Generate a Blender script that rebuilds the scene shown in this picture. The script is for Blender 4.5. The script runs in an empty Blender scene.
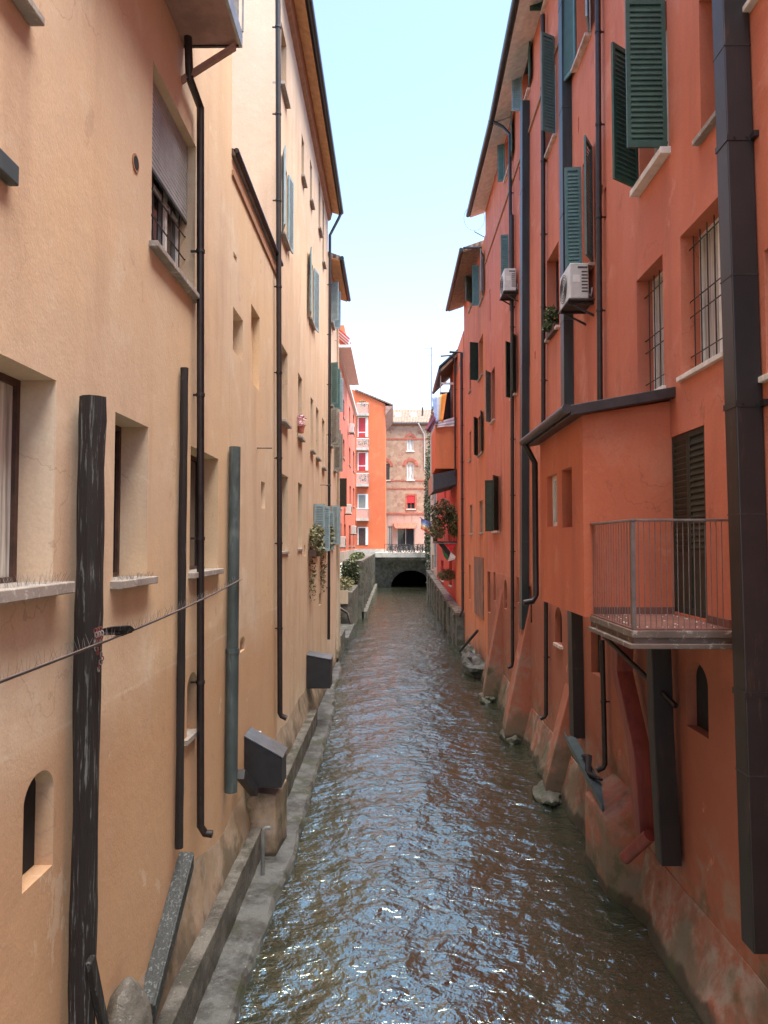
import bpy, bmesh, math, random
from mathutils import Vector, Matrix, noise
R = math.radians
random.seed(7)
sc = bpy.context.scene
COL = sc.collection
# ------------------------------------------------------------------ camera
H = 5.3                      # eye height above the water, metres
cam_d = bpy.data.cameras.new('camera'); cam = bpy.data.objects.new('camera', cam_d); COL.objects.link(cam)
cam_d.sensor_width = 36; cam_d.lens = 26; cam_d.clip_start = 0.05; cam_d.clip_end = 2000
PITCH, YAW = R(2.4), R(0.62)
cam.location = (0, 0, H); cam.rotation_euler = (R(90)+PITCH, 0, YAW)
sc.camera = cam
FPX = 26/36*1024
ROT = cam.rotation_euler.to_matrix()
# ------------------------------------------------------------------ world, sun, exposure
w = bpy.data.worlds.new('World'); sc.world = w; w.use_nodes = True
nt = w.node_tree; nt.nodes.clear()
sky = nt.nodes.new('ShaderNodeTexSky'); sky.sky_type = 'NISHITA'; sky.sun_disc = False
SUN_EL, SUN_AZ = R(74), R(118)          # azimuth clockwise from +Y
sky.sun_elevation = SUN_EL; sky.sun_rotation = SUN_AZ; sky.altitude = 50
sky.air_density = 1.0; sky.dust_density = .7; sky.ozone_density = 1.0
bg = nt.nodes.new('ShaderNodeBackground'); bg.inputs[1].default_value = 0.15
wo = nt.nodes.new('ShaderNodeOutputWorld')
hs = nt.nodes.new('ShaderNodeHueSaturation'); hs.inputs['Saturation'].default_value = .95
nt.links.new(sky.outputs[0], hs.inputs['Color']); nt.links.new(hs.outputs[0], bg.inputs[0]); nt.links.new(bg.outputs[0], wo.inputs[0])
sd = bpy.data.lights.new('sun', 'SUN'); sd.energy = 5.0; sd.angle = R(60); sd.color = (1, .92, .80)
so = bpy.data.objects.new('sun', sd); COL.objects.link(so)
sv = Vector((math.sin(SUN_AZ)*math.cos(SUN_EL), math.cos(SUN_AZ)*math.cos(SUN_EL), math.sin(SUN_EL)))
so.rotation_euler = sv.to_track_quat('Z', 'Y').to_euler(); so.location = sv*60
sc.view_settings.view_transform = 'Standard'; sc.view_settings.look = 'None'
sc.view_settings.exposure = 1.72; sc.view_settings.gamma = 1
sc.render.engine = 'CYCLES'
sc.cycles.max_bounces = 8; sc.cycles.diffuse_bounces = 3; sc.cycles.glossy_bounces = 4
sc.cycles.use_denoising = True; sc.cycles.sample_clamp_indirect = 8

# ------------------------------------------------------------------ measuring helper: a pixel's ray met with a plane
def U(px, py, x=None, y=None, z=None):
    d = ROT @ Vector(((px-384)/FPX, (512-py)/FPX, -1))
    t = x/d.x if x is not None else y/d.y if y is not None else (z-H)/d.z
    return Vector((0, 0, H)) + d*t
XL, XR = -2.43, 3.7

# ------------------------------------------------------------------ materials
def nodes(name):
    m = bpy.data.materials.new(name); m.use_nodes = True
    t = m.node_tree; b = t.nodes['Principled BSDF']
    return m, t, b
class NT:
    def __init__(s, t): s.t = t
    def n(s, typ, **kw):
        nd = s.t.nodes.new(typ)
        for k, v in kw.items(): setattr(nd, k, v)
        return nd
    def l(s, a, b): s.t.links.new(a, b)
    def pos(s, scale=(1,1,1), loc=(0,0,0)):
        g = s.n('ShaderNodeNewGeometry'); m = s.n('ShaderNodeMapping')
        m.inputs['Scale'].default_value = scale; m.inputs['Location'].default_value = loc
        s.l(g.outputs['Position'], m.inputs[0]); return m.outputs[0]
    def noise(s, vec, scale, detail=4, rough=.55, dist=0):
        x = s.n('ShaderNodeTexNoise'); x.inputs['Scale'].default_value = scale
        x.inputs['Detail'].default_value = detail; x.inputs['Roughness'].default_value = rough
        x.inputs['Distortion'].default_value = dist
        s.l(vec, x.inputs['Vector']); return x.outputs['Fac']
    def ramp(s, fac, a, b, va=0.0, vb=1.0):
        x = s.n('ShaderNodeMapRange'); x.interpolation_type = 'SMOOTHSTEP'
        x.inputs[1].default_value = a; x.inputs[2].default_value = b
        x.inputs[3].default_value = va; x.inputs[4].default_value = vb
        s.l(fac, x.inputs[0]); return x.outputs[0]
    def math(s, op, a, b=None):
        x = s.n('ShaderNodeMath', operation=op)
        for i, v in enumerate((a, b)):
            if v is None: continue
            if isinstance(v, (int, float)): x.inputs[i].default_value = v
            else: s.l(v, x.inputs[i])
        return x.outputs[0]
    def mix(s, fac, a, b, mode='MIX'):
        x = s.n('ShaderNodeMix', data_type='RGBA', blend_type=mode)
        if isinstance(fac, (int, float)): x.inputs[0].default_value = fac
        else: s.l(fac, x.inputs[0])
        for i, v in ((6, a), (7, b)):
            if isinstance(v, tuple): x.inputs[i].default_value = (*v[:3], 1)
            else: s.l(v, x.inputs[i])
        return x.outputs[2]
    def bump(s, h, dist=.01, strength=1, nrm=None):
        x = s.n('ShaderNodeBump'); x.inputs['Distance'].default_value = dist; x.inputs['Strength'].default_value = strength
        s.l(h, x.inputs['Height'])
        if nrm: s.l(nrm, x.inputs['Normal'])
        return x.outputs[0]
def srgb(r, g, b):
    f = lambda c: (c/255/12.92) if c <= 10 else ((c/255+.055)/1.055)**2.4
    return (f(r), f(g), f(b))

def stucco(name, c1, c2, faded, stain=(.17,.13,.10), pale=(.42,.33,.27), seed=0, damp=1.5, coat_shade=None):
    m, t, b = nodes(name); k = NT(t); loc = (seed*7.3, seed*3.1, seed*5.7)
    p = k.pos((1,1,1), loc)
    big = k.ramp(k.noise(p, .28, 6, .6), .35, .65)
    c = k.mix(big, c1, c2)
    med = k.ramp(k.noise(p, 1.1, 8, .65, .4), .52, .72)
    c = k.mix(k.math('MULTIPLY', med, .75), c, faded)
    st = k.noise(k.pos((1.5,1.5,.2), loc), 1.3, 5, .5)
    c = k.mix(k.math('MULTIPLY', k.ramp(st, .50, .78), .5), c, stain)
    c = k.mix(k.math('MULTIPLY', k.ramp(st, .30, .48, 1, 0), .2), c, faded)
    if coat_shade:      # stronger plaster colour below a day joint; on red walls mostly painted-in shade
        zc, cc = coat_shade; g0 = k.n('ShaderNodeNewGeometry'); s0 = k.n('ShaderNodeSeparateXYZ'); k.l(g0.outputs['Position'], s0.inputs[0])
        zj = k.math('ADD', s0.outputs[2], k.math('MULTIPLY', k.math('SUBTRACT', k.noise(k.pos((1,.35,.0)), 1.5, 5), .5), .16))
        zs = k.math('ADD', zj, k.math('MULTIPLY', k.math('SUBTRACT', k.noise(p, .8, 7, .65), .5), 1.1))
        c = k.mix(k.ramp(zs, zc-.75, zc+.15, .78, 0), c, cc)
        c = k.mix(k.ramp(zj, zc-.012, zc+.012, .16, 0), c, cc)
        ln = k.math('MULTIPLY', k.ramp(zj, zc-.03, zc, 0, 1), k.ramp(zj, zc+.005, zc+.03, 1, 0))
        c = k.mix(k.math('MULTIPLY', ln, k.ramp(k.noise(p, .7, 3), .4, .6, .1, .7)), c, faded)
    # worn and mended patches with crisp edges, and thin cracks
    pt = k.noise(p, .75, 9, .72, .25)
    c = k.mix(k.math('MULTIPLY', k.ramp(pt, .61, .63), .45), c, faded)
    c = k.mix(k.math('MULTIPLY', k.ramp(k.noise(k.pos((1,1,.7), (loc[0]+9, 4, 2)), 1.3, 10, .75, .3), .62, .64), .40), c, stain)
    vr = k.n('ShaderNodeTexVoronoi', feature='DISTANCE_TO_EDGE'); vr.inputs['Scale'].default_value = .55
    wp = k.n('ShaderNodeVectorMath', operation='ADD'); k.l(p, wp.inputs[0]); nz = k.n('ShaderNodeTexNoise'); nz.inputs['Scale'].default_value = 1.8; nz.inputs['Detail'].default_value = 6; k.l(p, nz.inputs['Vector']); k.l(nz.outputs['Color'], wp.inputs[1]); k.l(wp.outputs[0], vr.inputs['Vector'])
    crack = k.math('MULTIPLY', k.ramp(vr.outputs['Distance'], .001, .006, 1, 0), k.ramp(k.noise(p, .5, 3), .5, .62))
    c = k.mix(k.math('MULTIPLY', crack, .55), c, stain)
    fine = k.noise(p, 38, 3)
    c = k.mix(k.ramp(fine, .3, .7, 0, .09), c, (.08,.05,.04))
    spots = k.ramp(k.noise(p, 5.5, 5, .7), .70, .76)
    c = k.mix(k.math('MULTIPLY', spots, .75), c, stain)
    # damp, salt and algae near the water line
    g = k.n('ShaderNodeNewGeometry'); sx = k.n('ShaderNodeSeparateXYZ'); k.l(g.outputs['Position'], sx.inputs[0])
    zz = k.math('ADD', sx.outputs[2], k.math('MULTIPLY', k.math('SUBTRACT', k.noise(p, .9, 7, .65), .5), damp*2.6))
    salt = k.math('MULTIPLY', k.ramp(zz, damp*.45, damp*1.25, 1, 0), k.ramp(k.noise(p, 2.4, 7, .7, .6), .42, .62))
    c = k.mix(k.math('MULTIPLY', salt, .75), c, pale)
    low = k.ramp(zz, .1, damp*.55, 1, 0)
    c = k.mix(k.math('MULTIPLY', low, .8), c, (.11,.095,.065))
    c = k.mix(k.ramp(k.math('ADD', sx.outputs[2], k.math('MULTIPLY', k.noise(p, 2.5, 5), .35)), .30, .40, .85, 0), c, (.035,.032,.022))
    alg = k.math('MULTIPLY', k.ramp(zz, .3, damp*.9, 1, 0), k.ramp(k.noise(p, 1.7, 5, .6), .55, .66))
    c = k.mix(k.math('MULTIPLY', alg, .7), c, (.055,.06,.025))
    k.l(c, b.inputs['Base Color']); b.inputs['Roughness'].default_value = .8; b.inputs['Specular IOR Level'].default_value = .3
    h = k.math('ADD', k.math('MULTIPLY', k.noise(p, 2.2, 5, .6), 1.0), k.math('MULTIPLY', k.noise(p, 45, 4, .6), .16))
    h = k.math('SUBTRACT', h, k.math('MULTIPLY', salt, .12))
    k.l(k.bump(h, .022, .55), b.inputs['Normal'])
    return m
def plain(name, col, rough=.6, metal=0, var=.25, scale=6, bump=.002, bscale=40, stretch=(1,1,1), spec=.5):
    m, t, b = nodes(name); k = NT(t); p = k.pos(stretch)
    n1 = k.noise(p, scale, 6, .65)
    dark = tuple(c*(1-var*1.4) for c in col); lite = tuple(min(1, c*(1+var)) for c in col)
    c = k.mix(k.ramp(n1, .3, .7), dark, lite)
    k.l(c, b.inputs['Base Color'])
    b.inputs['Roughness'].default_value = rough; b.inputs['Metallic'].default_value = metal
    b.inputs['Specular IOR Level'].default_value = spec
    if bump: k.l(k.bump(k.noise(p, bscale, 4), bump, .7), b.inputs['Normal'])
    return m
def worn(name, col, wear, thr=.58, rough=.7, scale=5, stretch=(1,1,1), bump=.006, seed=0):
    m, t, b = nodes(name); k = NT(t); p = k.pos(stretch, (seed, seed*2, 0)); q = k.pos((1,1,1), (seed, 0, 0))
    n1 = k.noise(p, scale, 9, .7, .3)
    c = k.mix(k.ramp(n1, thr-.03, thr+.05), col, wear)
    c = k.mix(k.ramp(k.noise(q, 3, 4), .35, .7, 0, .5), c, tuple(x*.45 for x in col))
    k.l(c, b.inputs['Base Color']); b.inputs['Roughness'].default_value = rough
    k.l(k.bump(n1, bump, .9), b.inputs['Normal'])
    return m
def stone(name, c1, c2, moss=(.05,.06,.03), rough=.8):
    m, t, b = nodes(name); k = NT(t); p = k.pos()
    c = k.mix(k.ramp(k.noise(p, 2.2, 8, .7), .4, .6), c1, c2)
    c = k.mix(k.math('MULTIPLY', k.ramp(k.noise(p, 1.1, 6, .65), .5, .66), .75), c, moss)
    c = k.mix(k.ramp(k.noise(p, 26, 4, .7), .62, .7, 0, .6), c, (.4,.4,.38))
    c = k.mix(k.ramp(k.noise(p, 17, 5, .7), .28, .4, .7, 0), c, (.02,.018,.014))
    k.l(c, b.inputs['Base Color'])
    k.l(k.ramp(k.noise(p, 1.6, 4), .4, .6, rough-.45, rough), b.inputs['Roughness'])
    k.l(k.bump(k.noise(p, 9, 8, .7), .035, .8), b.inputs['Normal'])
    return m
def rubble(name, c1, c2, scale=3.2, mortar=(.3,.24,.19)):
    m, t, b = nodes(name); k = NT(t); p = k.pos()
    v = k.n('ShaderNodeTexVoronoi'); v.inputs['Scale'].default_value = scale; k.l(p, v.inputs['Vector'])
    e = k.n('ShaderNodeTexVoronoi', feature='DISTANCE_TO_EDGE'); e.inputs['Scale'].default_value = scale; k.l(p, e.inputs['Vector'])
    sx = k.n('ShaderNodeSeparateColor'); k.l(v.outputs['Color'], sx.inputs[0])
    c = k.mix(sx.outputs[0], c1, c2)
    c = k.mix(k.ramp(k.noise(p, 1.2, 5), .4, .65, 0, .5), c, mortar)
    c = k.mix(k.ramp(e.outputs['Distance'], .01, .07, 1, 0), c, mortar)
    k.l(c, b.inputs['Base Color']); b.inputs['Roughness'].default_value = .9
    k.l(k.bump(e.outputs['Distance'], .03, .5), b.inputs['Normal'])
    return m
def tiles(name):
    m, t, b = nodes(name); k = NT(t)
    wv = k.n('ShaderNodeTexWave', wave_type='BANDS', bands_direction='X'); wv.inputs['Scale'].default_value = 1.4
    k.l(k.pos(), wv.inputs[0])
    c = k.mix(k.ramp(k.noise(k.pos(), 3.5, 6, .7), .35, .65), (.16,.105,.08), (.30,.22,.17))
    c = k.mix(k.ramp(wv.outputs['Fac'], .0, .35, .6, 0), c, (.05,.035,.03))
    k.l(c, b.inputs['Base Color']); b.inputs['Roughness'].default_value = .9
    k.l(k.bump(wv.outputs['Fac'], .06, 1), b.inputs['Normal']); return m
def water_mat():
    m, t, b = nodes('murky_water'); k = NT(t)
    c = k.mix(k.ramp(k.noise(k.pos((1,.5,1)), .8, 5, .6), .4, .62), (.026,.025,.017), (.024,.029,.020))
    c = k.mix(k.ramp(k.noise(k.pos((1,.35,1), (3,5,0)), .9, 5, .6), .55, .66, 0, .7), c, (.017,.013,.009))
    k.l(c, b.inputs['Base Color']); b.inputs['Roughness'].default_value = .02
    b.inputs['IOR'].default_value = 3.9; b.inputs['Specular Tint'].default_value = (.84, 1, .88, 1)
    a = k.noise(k.pos((.8,1.05,1)), 4.3, 4, .5, .3)
    f = k.noise(k.pos((.8,1.15,1), (9,2,0)), 9, 4, .55, .5)
    h = k.math('ADD', k.math('MULTIPLY', a, 1.0), k.math('MULTIPLY', f, .30))
    k.l(k.bump(h, .054, 1), b.inputs['Normal']); return m
def glass(name, col=(.02,.025,.03), rough=.06):
    m, t, b = nodes(name); b.inputs['Base Color'].default_value = (*col, 1); b.inputs['Roughness'].default_value = rough
    k = NT(t); k.l(k.bump(k.noise(k.pos(), 1.4, 2), .02, .3), b.inputs['Normal']); return m
def leafm(name, a, bb):
    m, t, b = nodes(name); k = NT(t)
    g = k.n('ShaderNodeNewGeometry')
    c = k.mix(g.outputs['Random Per Island'], a, bb); k.l(c, b.inputs['Base Color']); b.inputs['Roughness'].default_value = .6
    return m

M = {}
M['ochre'] = stucco('ochre_stucco', (.67,.475,.295), (.64,.48,.34), (.72,.60,.46), stain=(.44,.28,.19), pale=(.50,.40,.32), seed=1, coat_shade=(H-1.36, (.56,.335,.19)))
M['footplaster'] = stucco('foot_plaster', (.40,.28,.18), (.28,.21,.15), (.46,.37,.29), stain=(.12,.10,.065), seed=11, damp=2.4)
M['cream'] = stucco('cream_stucco', (.70,.53,.40), (.66,.49,.36), (.72,.58,.46), stain=(.42,.29,.2), pale=(.50,.42,.36), seed=2)
M['tallwall'] = stucco('tall_house_stucco', (.66,.49,.34), (.60,.43,.29), (.70,.58,.45), stain=(.36,.235,.155), pale=(.50,.42,.36), seed=3)
M['red'] = stucco('red_stucco', (.61,.195,.115), (.54,.155,.085), (.66,.27,.19), stain=(.30,.105,.07), pale=(.27,.19,.15), seed=4, damp=2.1, coat_shade=(H-1.05, (.27,.085,.05)))  # lower tone is mostly shade below the bay, put into the colour
M['baywall'] = stucco('bay_stucco', (.60,.17,.085), (.54,.14,.07), (.62,.22,.13), stain=(.33,.10,.06), seed=5)
M['orange'] = stucco('orange_stucco', (.62,.20,.085), (.55,.17,.075), (.66,.26,.14), stain=(.27,.12,.07), pale=(.34,.26,.2), seed=6)
M['pinkwall'] = stucco('pink_stucco', (.64,.185,.12), (.58,.16,.10), (.66,.25,.18), stain=(.5,.2,.14), seed=7)
M['brightorange'] = stucco('bright_orange_stucco', (.64,.16,.065), (.58,.14,.06), (.66,.21,.10), stain=(.55,.18,.1), seed=8)
M['crimson'] = stucco('crimson_stucco', (.60,.08,.06), (.52,.07,.05), (.64,.14,.1), seed=9)
M['paleplaster'] = stucco('pale_plaster', (.62,.52,.40), (.56,.44,.33), (.66,.58,.48), seed=10)
M['pinkpale'] = stucco('pale_pink_plaster', (.56,.36,.29), (.50,.32,.26), (.6,.44,.37), seed=12)
M['plinth'] = stone('plinth_concrete', (.5,.47,.42), (.38,.36,.32), (.25,.24,.2))
M['rubble'] = rubble('rubble_masonry', (.28,.16,.11), (.44,.32,.23), 2.0, (.38,.27,.20))
M['redbrick'] = plain('red_brick', (.42,.13,.085), .85, var=.3)
M['stone'] = stone('wet_stone', (.115,.12,.115), (.05,.05,.045))
M['stonepale'] = stone('pale_stone', (.15,.14,.12), (.065,.06,.05), (.04,.045,.022))
M['bankstone'] = stone('bank_masonry', (.145,.14,.12), (.075,.072,.062))
M['sill'] = worn('weathered_sill', (.34,.30,.27), (.5,.48,.44), .56, .8, 14)
M['pinksill'] = plain('painted_sill', (.55,.42,.37), .7)
M['whitesill'] = plain('white_sill', (.72,.68,.63), .6, var=.12)
M['pipe'] = plain('brown_pipe', (.020,.014,.014), .45, var=.3, bump=.001)
M['flue'] = plain('dark_green_flue', (.020,.030,.032), .45, var=.3, stretch=(1,1,.15), bump=.001)
M['beam'] = worn('dark_painted_steel', (.020,.014,.013), (.055,.030,.020), .60, .45, 4, (2,2,.3), .002, 8)
M['beamlight'] = plain('steel', (.09,.09,.085), .4, stretch=(1,1,.12))
M['zinc'] = worn('grey_green_zinc', (.065,.09,.09), (.12,.15,.15), .6, .45, 4, (1,1,.15), .001)
M['post'] = worn('charred_timber', (.014,.009,.008), (.15,.16,.155), .585, .75, 13, (3,3,.16), .02)
M['postb'] = worn('dark_timber', (.016,.011,.010), (.15,.15,.145), .63, .7, 8, (3,3,.3), .012, 3)
M['plank'] = worn('mouldy_plank', (.022,.028,.030), (.13,.15,.145), .56, .5, 30, (1,1,1), .01, 5)
M['gutter'] = plain('dark_gutter', (.018,.024,.032), .35, var=.2, bump=0)
M['soffit'] = plain('orange_soffit', (.62,.33,.16), .8, var=.12)
M['cornice'] = plain('brown_cornice', (.36,.18,.10), .8, var=.15)
M['whitesoffit'] = plain('white_soffit', (.66,.58,.56), .8, var=.12)
M['woodsoffit'] = plain('wooden_soffit', (.22,.15,.11), .8)
M['balcony_under'] = plain('balcony_plaster', (.36,.22,.18), .85, var=.2, scale=2)
M['balcony_slab'] = worn('balcony_concrete', (.16,.115,.095), (.36,.32,.28), .58, .85, 8)
M['terracotta'] = worn('terracotta_floor', (.20,.08,.06), (.4,.36,.32), .64, .8, 16)
M['bayroof'] = plain('brown_sheet_roof', (.040,.026,.026), .5, var=.2)
M['green'] = plain('green_shutter_paint', (.035,.090,.068), .5, var=.15, bump=.001)
M['darkgreen'] = plain('dark_green_shutter_paint', (.020,.036,.026), .5, var=.2, bump=.001)
M['blueshut'] = plain('blue_grey_shutter_paint', (.27,.38,.42), .55, var=.12, bump=.001)
M['tealshut'] = plain('teal_shutter_paint', (.085,.17,.165), .55, var=.12, bump=.001)
M['greyshut'] = plain('grey_shutter_paint', (.24,.23,.20), .6, var=.15, bump=.001)
M['roller'] = plain('grey_roller', (.36,.36,.37), .55, var=.1, bump=0)
M['white'] = plain('white_paint', (.74,.73,.70), .5, var=.08, bump=0)
M['offwhite'] = plain('old_white_paint', (.5,.49,.46), .6, var=.15)
M['darkwood'] = plain('dark_wood', (.07,.035,.025), .6, var=.3)
M['iron'] = plain('iron', (.05,.04,.038), .5, .3)
M['steel'] = plain('galvanised_steel', (.32,.33,.33), .4, .6, var=.15, bump=0)
M['rail'] = plain('railing_steel', (.20,.165,.155), .5, .4, var=.2, bump=0)
M['glass'] = glass('window_glass')
M['curtain'] = plain('curtain_behind_glass', (.50,.50,.47), .25, var=.35, scale=9, stretch=(1,3,.15), bump=0)
M['redshut'] = plain('red_shutter_paint', (.55,.03,.035), .5, var=.1)
M['ac'] = plain('ac_casing', (.58,.58,.55), .45, var=.06, bump=0)
M['acdark'] = plain('ac_grille', (.05,.05,.05), .5, var=.1, bump=0)
M['blackbox'] = plain('black_sheet_metal', (.022,.022,.026), .4, var=.2, bump=0)
M['boxlid'] = plain('grey_sheet_metal', (.085,.095,.10), .35, var=.2, bump=0)
M['tile'] = tiles('roof_tiles')
M['dark'] = plain('unlit_interior', (.012,.011,.011), .9, bump=0)
M['spike'] = plain('bird_spike', (.28,.26,.24), .4, .3, bump=0)
M['rust'] = plain('rusty_rod', (.16,.11,.09), .7, .2)
M['mossrock'] = stone('mossy_rock', (.09,.09,.07), (.055,.055,.042), (.04,.05,.022))
M['leaf'] = leafm('leaves', (.035,.065,.02), (.11,.14,.05))
M['drygreen'] = leafm('dry_leaves', (.08,.08,.035), (.20,.19,.09))
M['ivy'] = leafm('ivy', (.03,.05,.02), (.09,.11,.05))
M['flower'] = leafm('flowers', (.5,.1,.2), (.6,.5,.5))
M['asphalt'] = plain('asphalt', (.06,.06,.058), .9)
M['paving'] = plain('paving', (.25,.22,.2), .9)

# ------------------------------------------------------------------ mesh collector
class MB:
    def __init__(s): s.v = []; s.f = []
    def add(s, vs, fs):
        o = len(s.v); s.v += [Vector(p) for p in vs]; s.f += [tuple(i+o for i in q) for q in fs]; return s
    def quad(s, *p): return s.add(p, [tuple(range(len(p)))])
    def box(s, x0, x1, y0, y1, z0, z1):
        x0, x1 = sorted((x0, x1)); y0, y1 = sorted((y0, y1)); z0, z1 = sorted((z0, z1))
        return s.add([(x0,y0,z0),(x1,y0,z0),(x1,y1,z0),(x0,y1,z0),(x0,y0,z1),(x1,y0,z1),(x1,y1,z1),(x0,y1,z1)],
                     [(0,3,2,1),(4,5,6,7),(0,1,5,4),(1,2,6,5),(2,3,7,6),(3,0,4,7)])
    def prism(s, a, b):                       # two matching polygons joined
        n = len(a)
        return s.add(list(a)+list(b), [tuple(range(n))[::-1], tuple(range(n, 2*n))]+[(i, (i+1) % n, (i+1) % n+n, i+n) for i in range(n)])
    def hexa(s, o, u, v, w):                  # box from corner and three edge vectors
        o, u, v, w = map(Vector, (o, u, v, w))
        return s.add([o, o+u, o+u+v, o+v, o+w, o+u+w, o+u+v+w, o+v+w],
                     [(0,3,2,1),(4,5,6,7),(0,1,5,4),(1,2,6,5),(2,3,7,6),(3,0,4,7)])
    def tube(s, pts, r, n=10, jit=0):
        pts = [Vector(p) for p in pts]; rings = []
        rs = r if isinstance(r, (list, tuple)) else [r]*len(pts)
        up = None
        for i, p in enumerate(pts):
            d = (pts[min(i+1, len(pts)-1)]-pts[max(i-1, 0)]).normalized()
            if up is None:
                up = Vector((0,0,1)) if abs(d.z) < .9 else Vector((1,0,0))
            a = (up - d*up.dot(d)).normalized(); bq = d.cross(a); up = a
            rings.append([p+(a*math.cos(t)+bq*math.sin(t))*rs[i]*(1+(jit*(noise.noise(Vector((p.x*3+math.cos(t)*2, p.z*1.3+i*.1, math.sin(t)*2)))) if jit else 0)) for t in [2*math.pi*q/n for q in range(n)]])
        o = len(s.v)
        for g in rings: s.v += g
        for i in range(len(pts)-1):
            for q in range(n):
                s.f.append((o+i*n+q, o+i*n+(q+1) % n, o+(i+1)*n+(q+1) % n, o+(i+1)*n+q))
        s.f.append(tuple(o+q for q in range(n))[::-1]); s.f.append(tuple(o+(len(pts)-1)*n+q for q in range(n)))
        return s
    def blob(s, c, rx, ry, rz, amp=.25, seed=0, sub=3):
        bm = bmesh.new(); bmesh.ops.create_icosphere(bm, subdivisions=sub, radius=1)
        vs = []
        for v in bm.verts:
            k = 1+amp*noise.noise(v.co*1.6+Vector((seed*3.7, seed, 1)))*2+amp*.4*noise.noise(v.co*4+Vector((seed, 5, 1)))
            vs.append((c[0]+v.co.x*rx*k, c[1]+v.co.y*ry*k, c[2]+v.co.z*rz*k))
        s.add(vs, [tuple(v.index for v in f.verts) for f in bm.faces]); bm.free(); return s
    def leaves(s, c, rx, ry, rz, n, size, rnd=random):
        for _ in range(n):
            while True:
                p = Vector((rnd.uniform(-1,1), rnd.uniform(-1,1), rnd.uniform(-1,1)))
                if p.length < 1 and noise.noise(p*2.2+Vector(c)) > -.18: break
            p = Vector((c[0]+p.x*rx, c[1]+p.y*ry, c[2]+p.z*rz))
            a = Vector((rnd.gauss(0,1), rnd.gauss(0,1), rnd.gauss(0,1))).normalized()
            b = a.cross(Vector((rnd.gauss(0,1), rnd.gauss(0,1), rnd.gauss(0,1)))).normalized()
            k = size*rnd.uniform(.6, 1.4)
            s.quad(p-a*k, p+b*k*.45, p+a*k, p-b*k*.45)
        return s
    def build(s, name, mat, parent=None, smooth=False, bevel=0, segs=2):
        me = bpy.data.meshes.new(name)
        org = world_loc(parent) if parent else Vector((0,0,0))
        me.from_pydata([tuple(v-org) for v in s.v], [], s.f)
        bm = bmesh.new(); bm.from_mesh(me); bmesh.ops.recalc_face_normals(bm, faces=bm.faces); bm.to_mesh(me); bm.free()
        me.materials.append(M[mat] if isinstance(mat, str) else mat)
        o = bpy.data.objects.new(name, me); COL.objects.link(o)
        if parent: o.parent = parent
        if smooth:
            for p in me.polygons: p.use_smooth = True
            me.set_sharp_from_angle(angle=R(38))
        if bevel:
            b = o.modifiers.new('bevel', 'BEVEL'); b.width = bevel; b.segments = segs; b.limit_method = 'ANGLE'; b.angle_limit = R(40)
        return o
def world_loc(o):
    v = Vector((0,0,0))
    while o: v += o.location; o = o.parent
    return v
def tag(o, label, cat, group=None):
    o['label'] = label; o['category'] = cat
    if group: o['group'] = group
    return o
def thing(name, label, cat, loc, group=None):
    o = bpy.data.objects.new(name, None); COL.objects.link(o); o.location = loc; o.empty_display_size = .2
    return tag(o, label, cat, group)
def solo(mb, name, mat, label, cat, group=None, **kw): return tag(mb.build(name, mat, None, **kw), label, cat, group)
def struct(mb, name, mat, **kw):
    o = mb.build(name, mat, None, **kw); o['kind'] = 'structure'; return o

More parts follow.
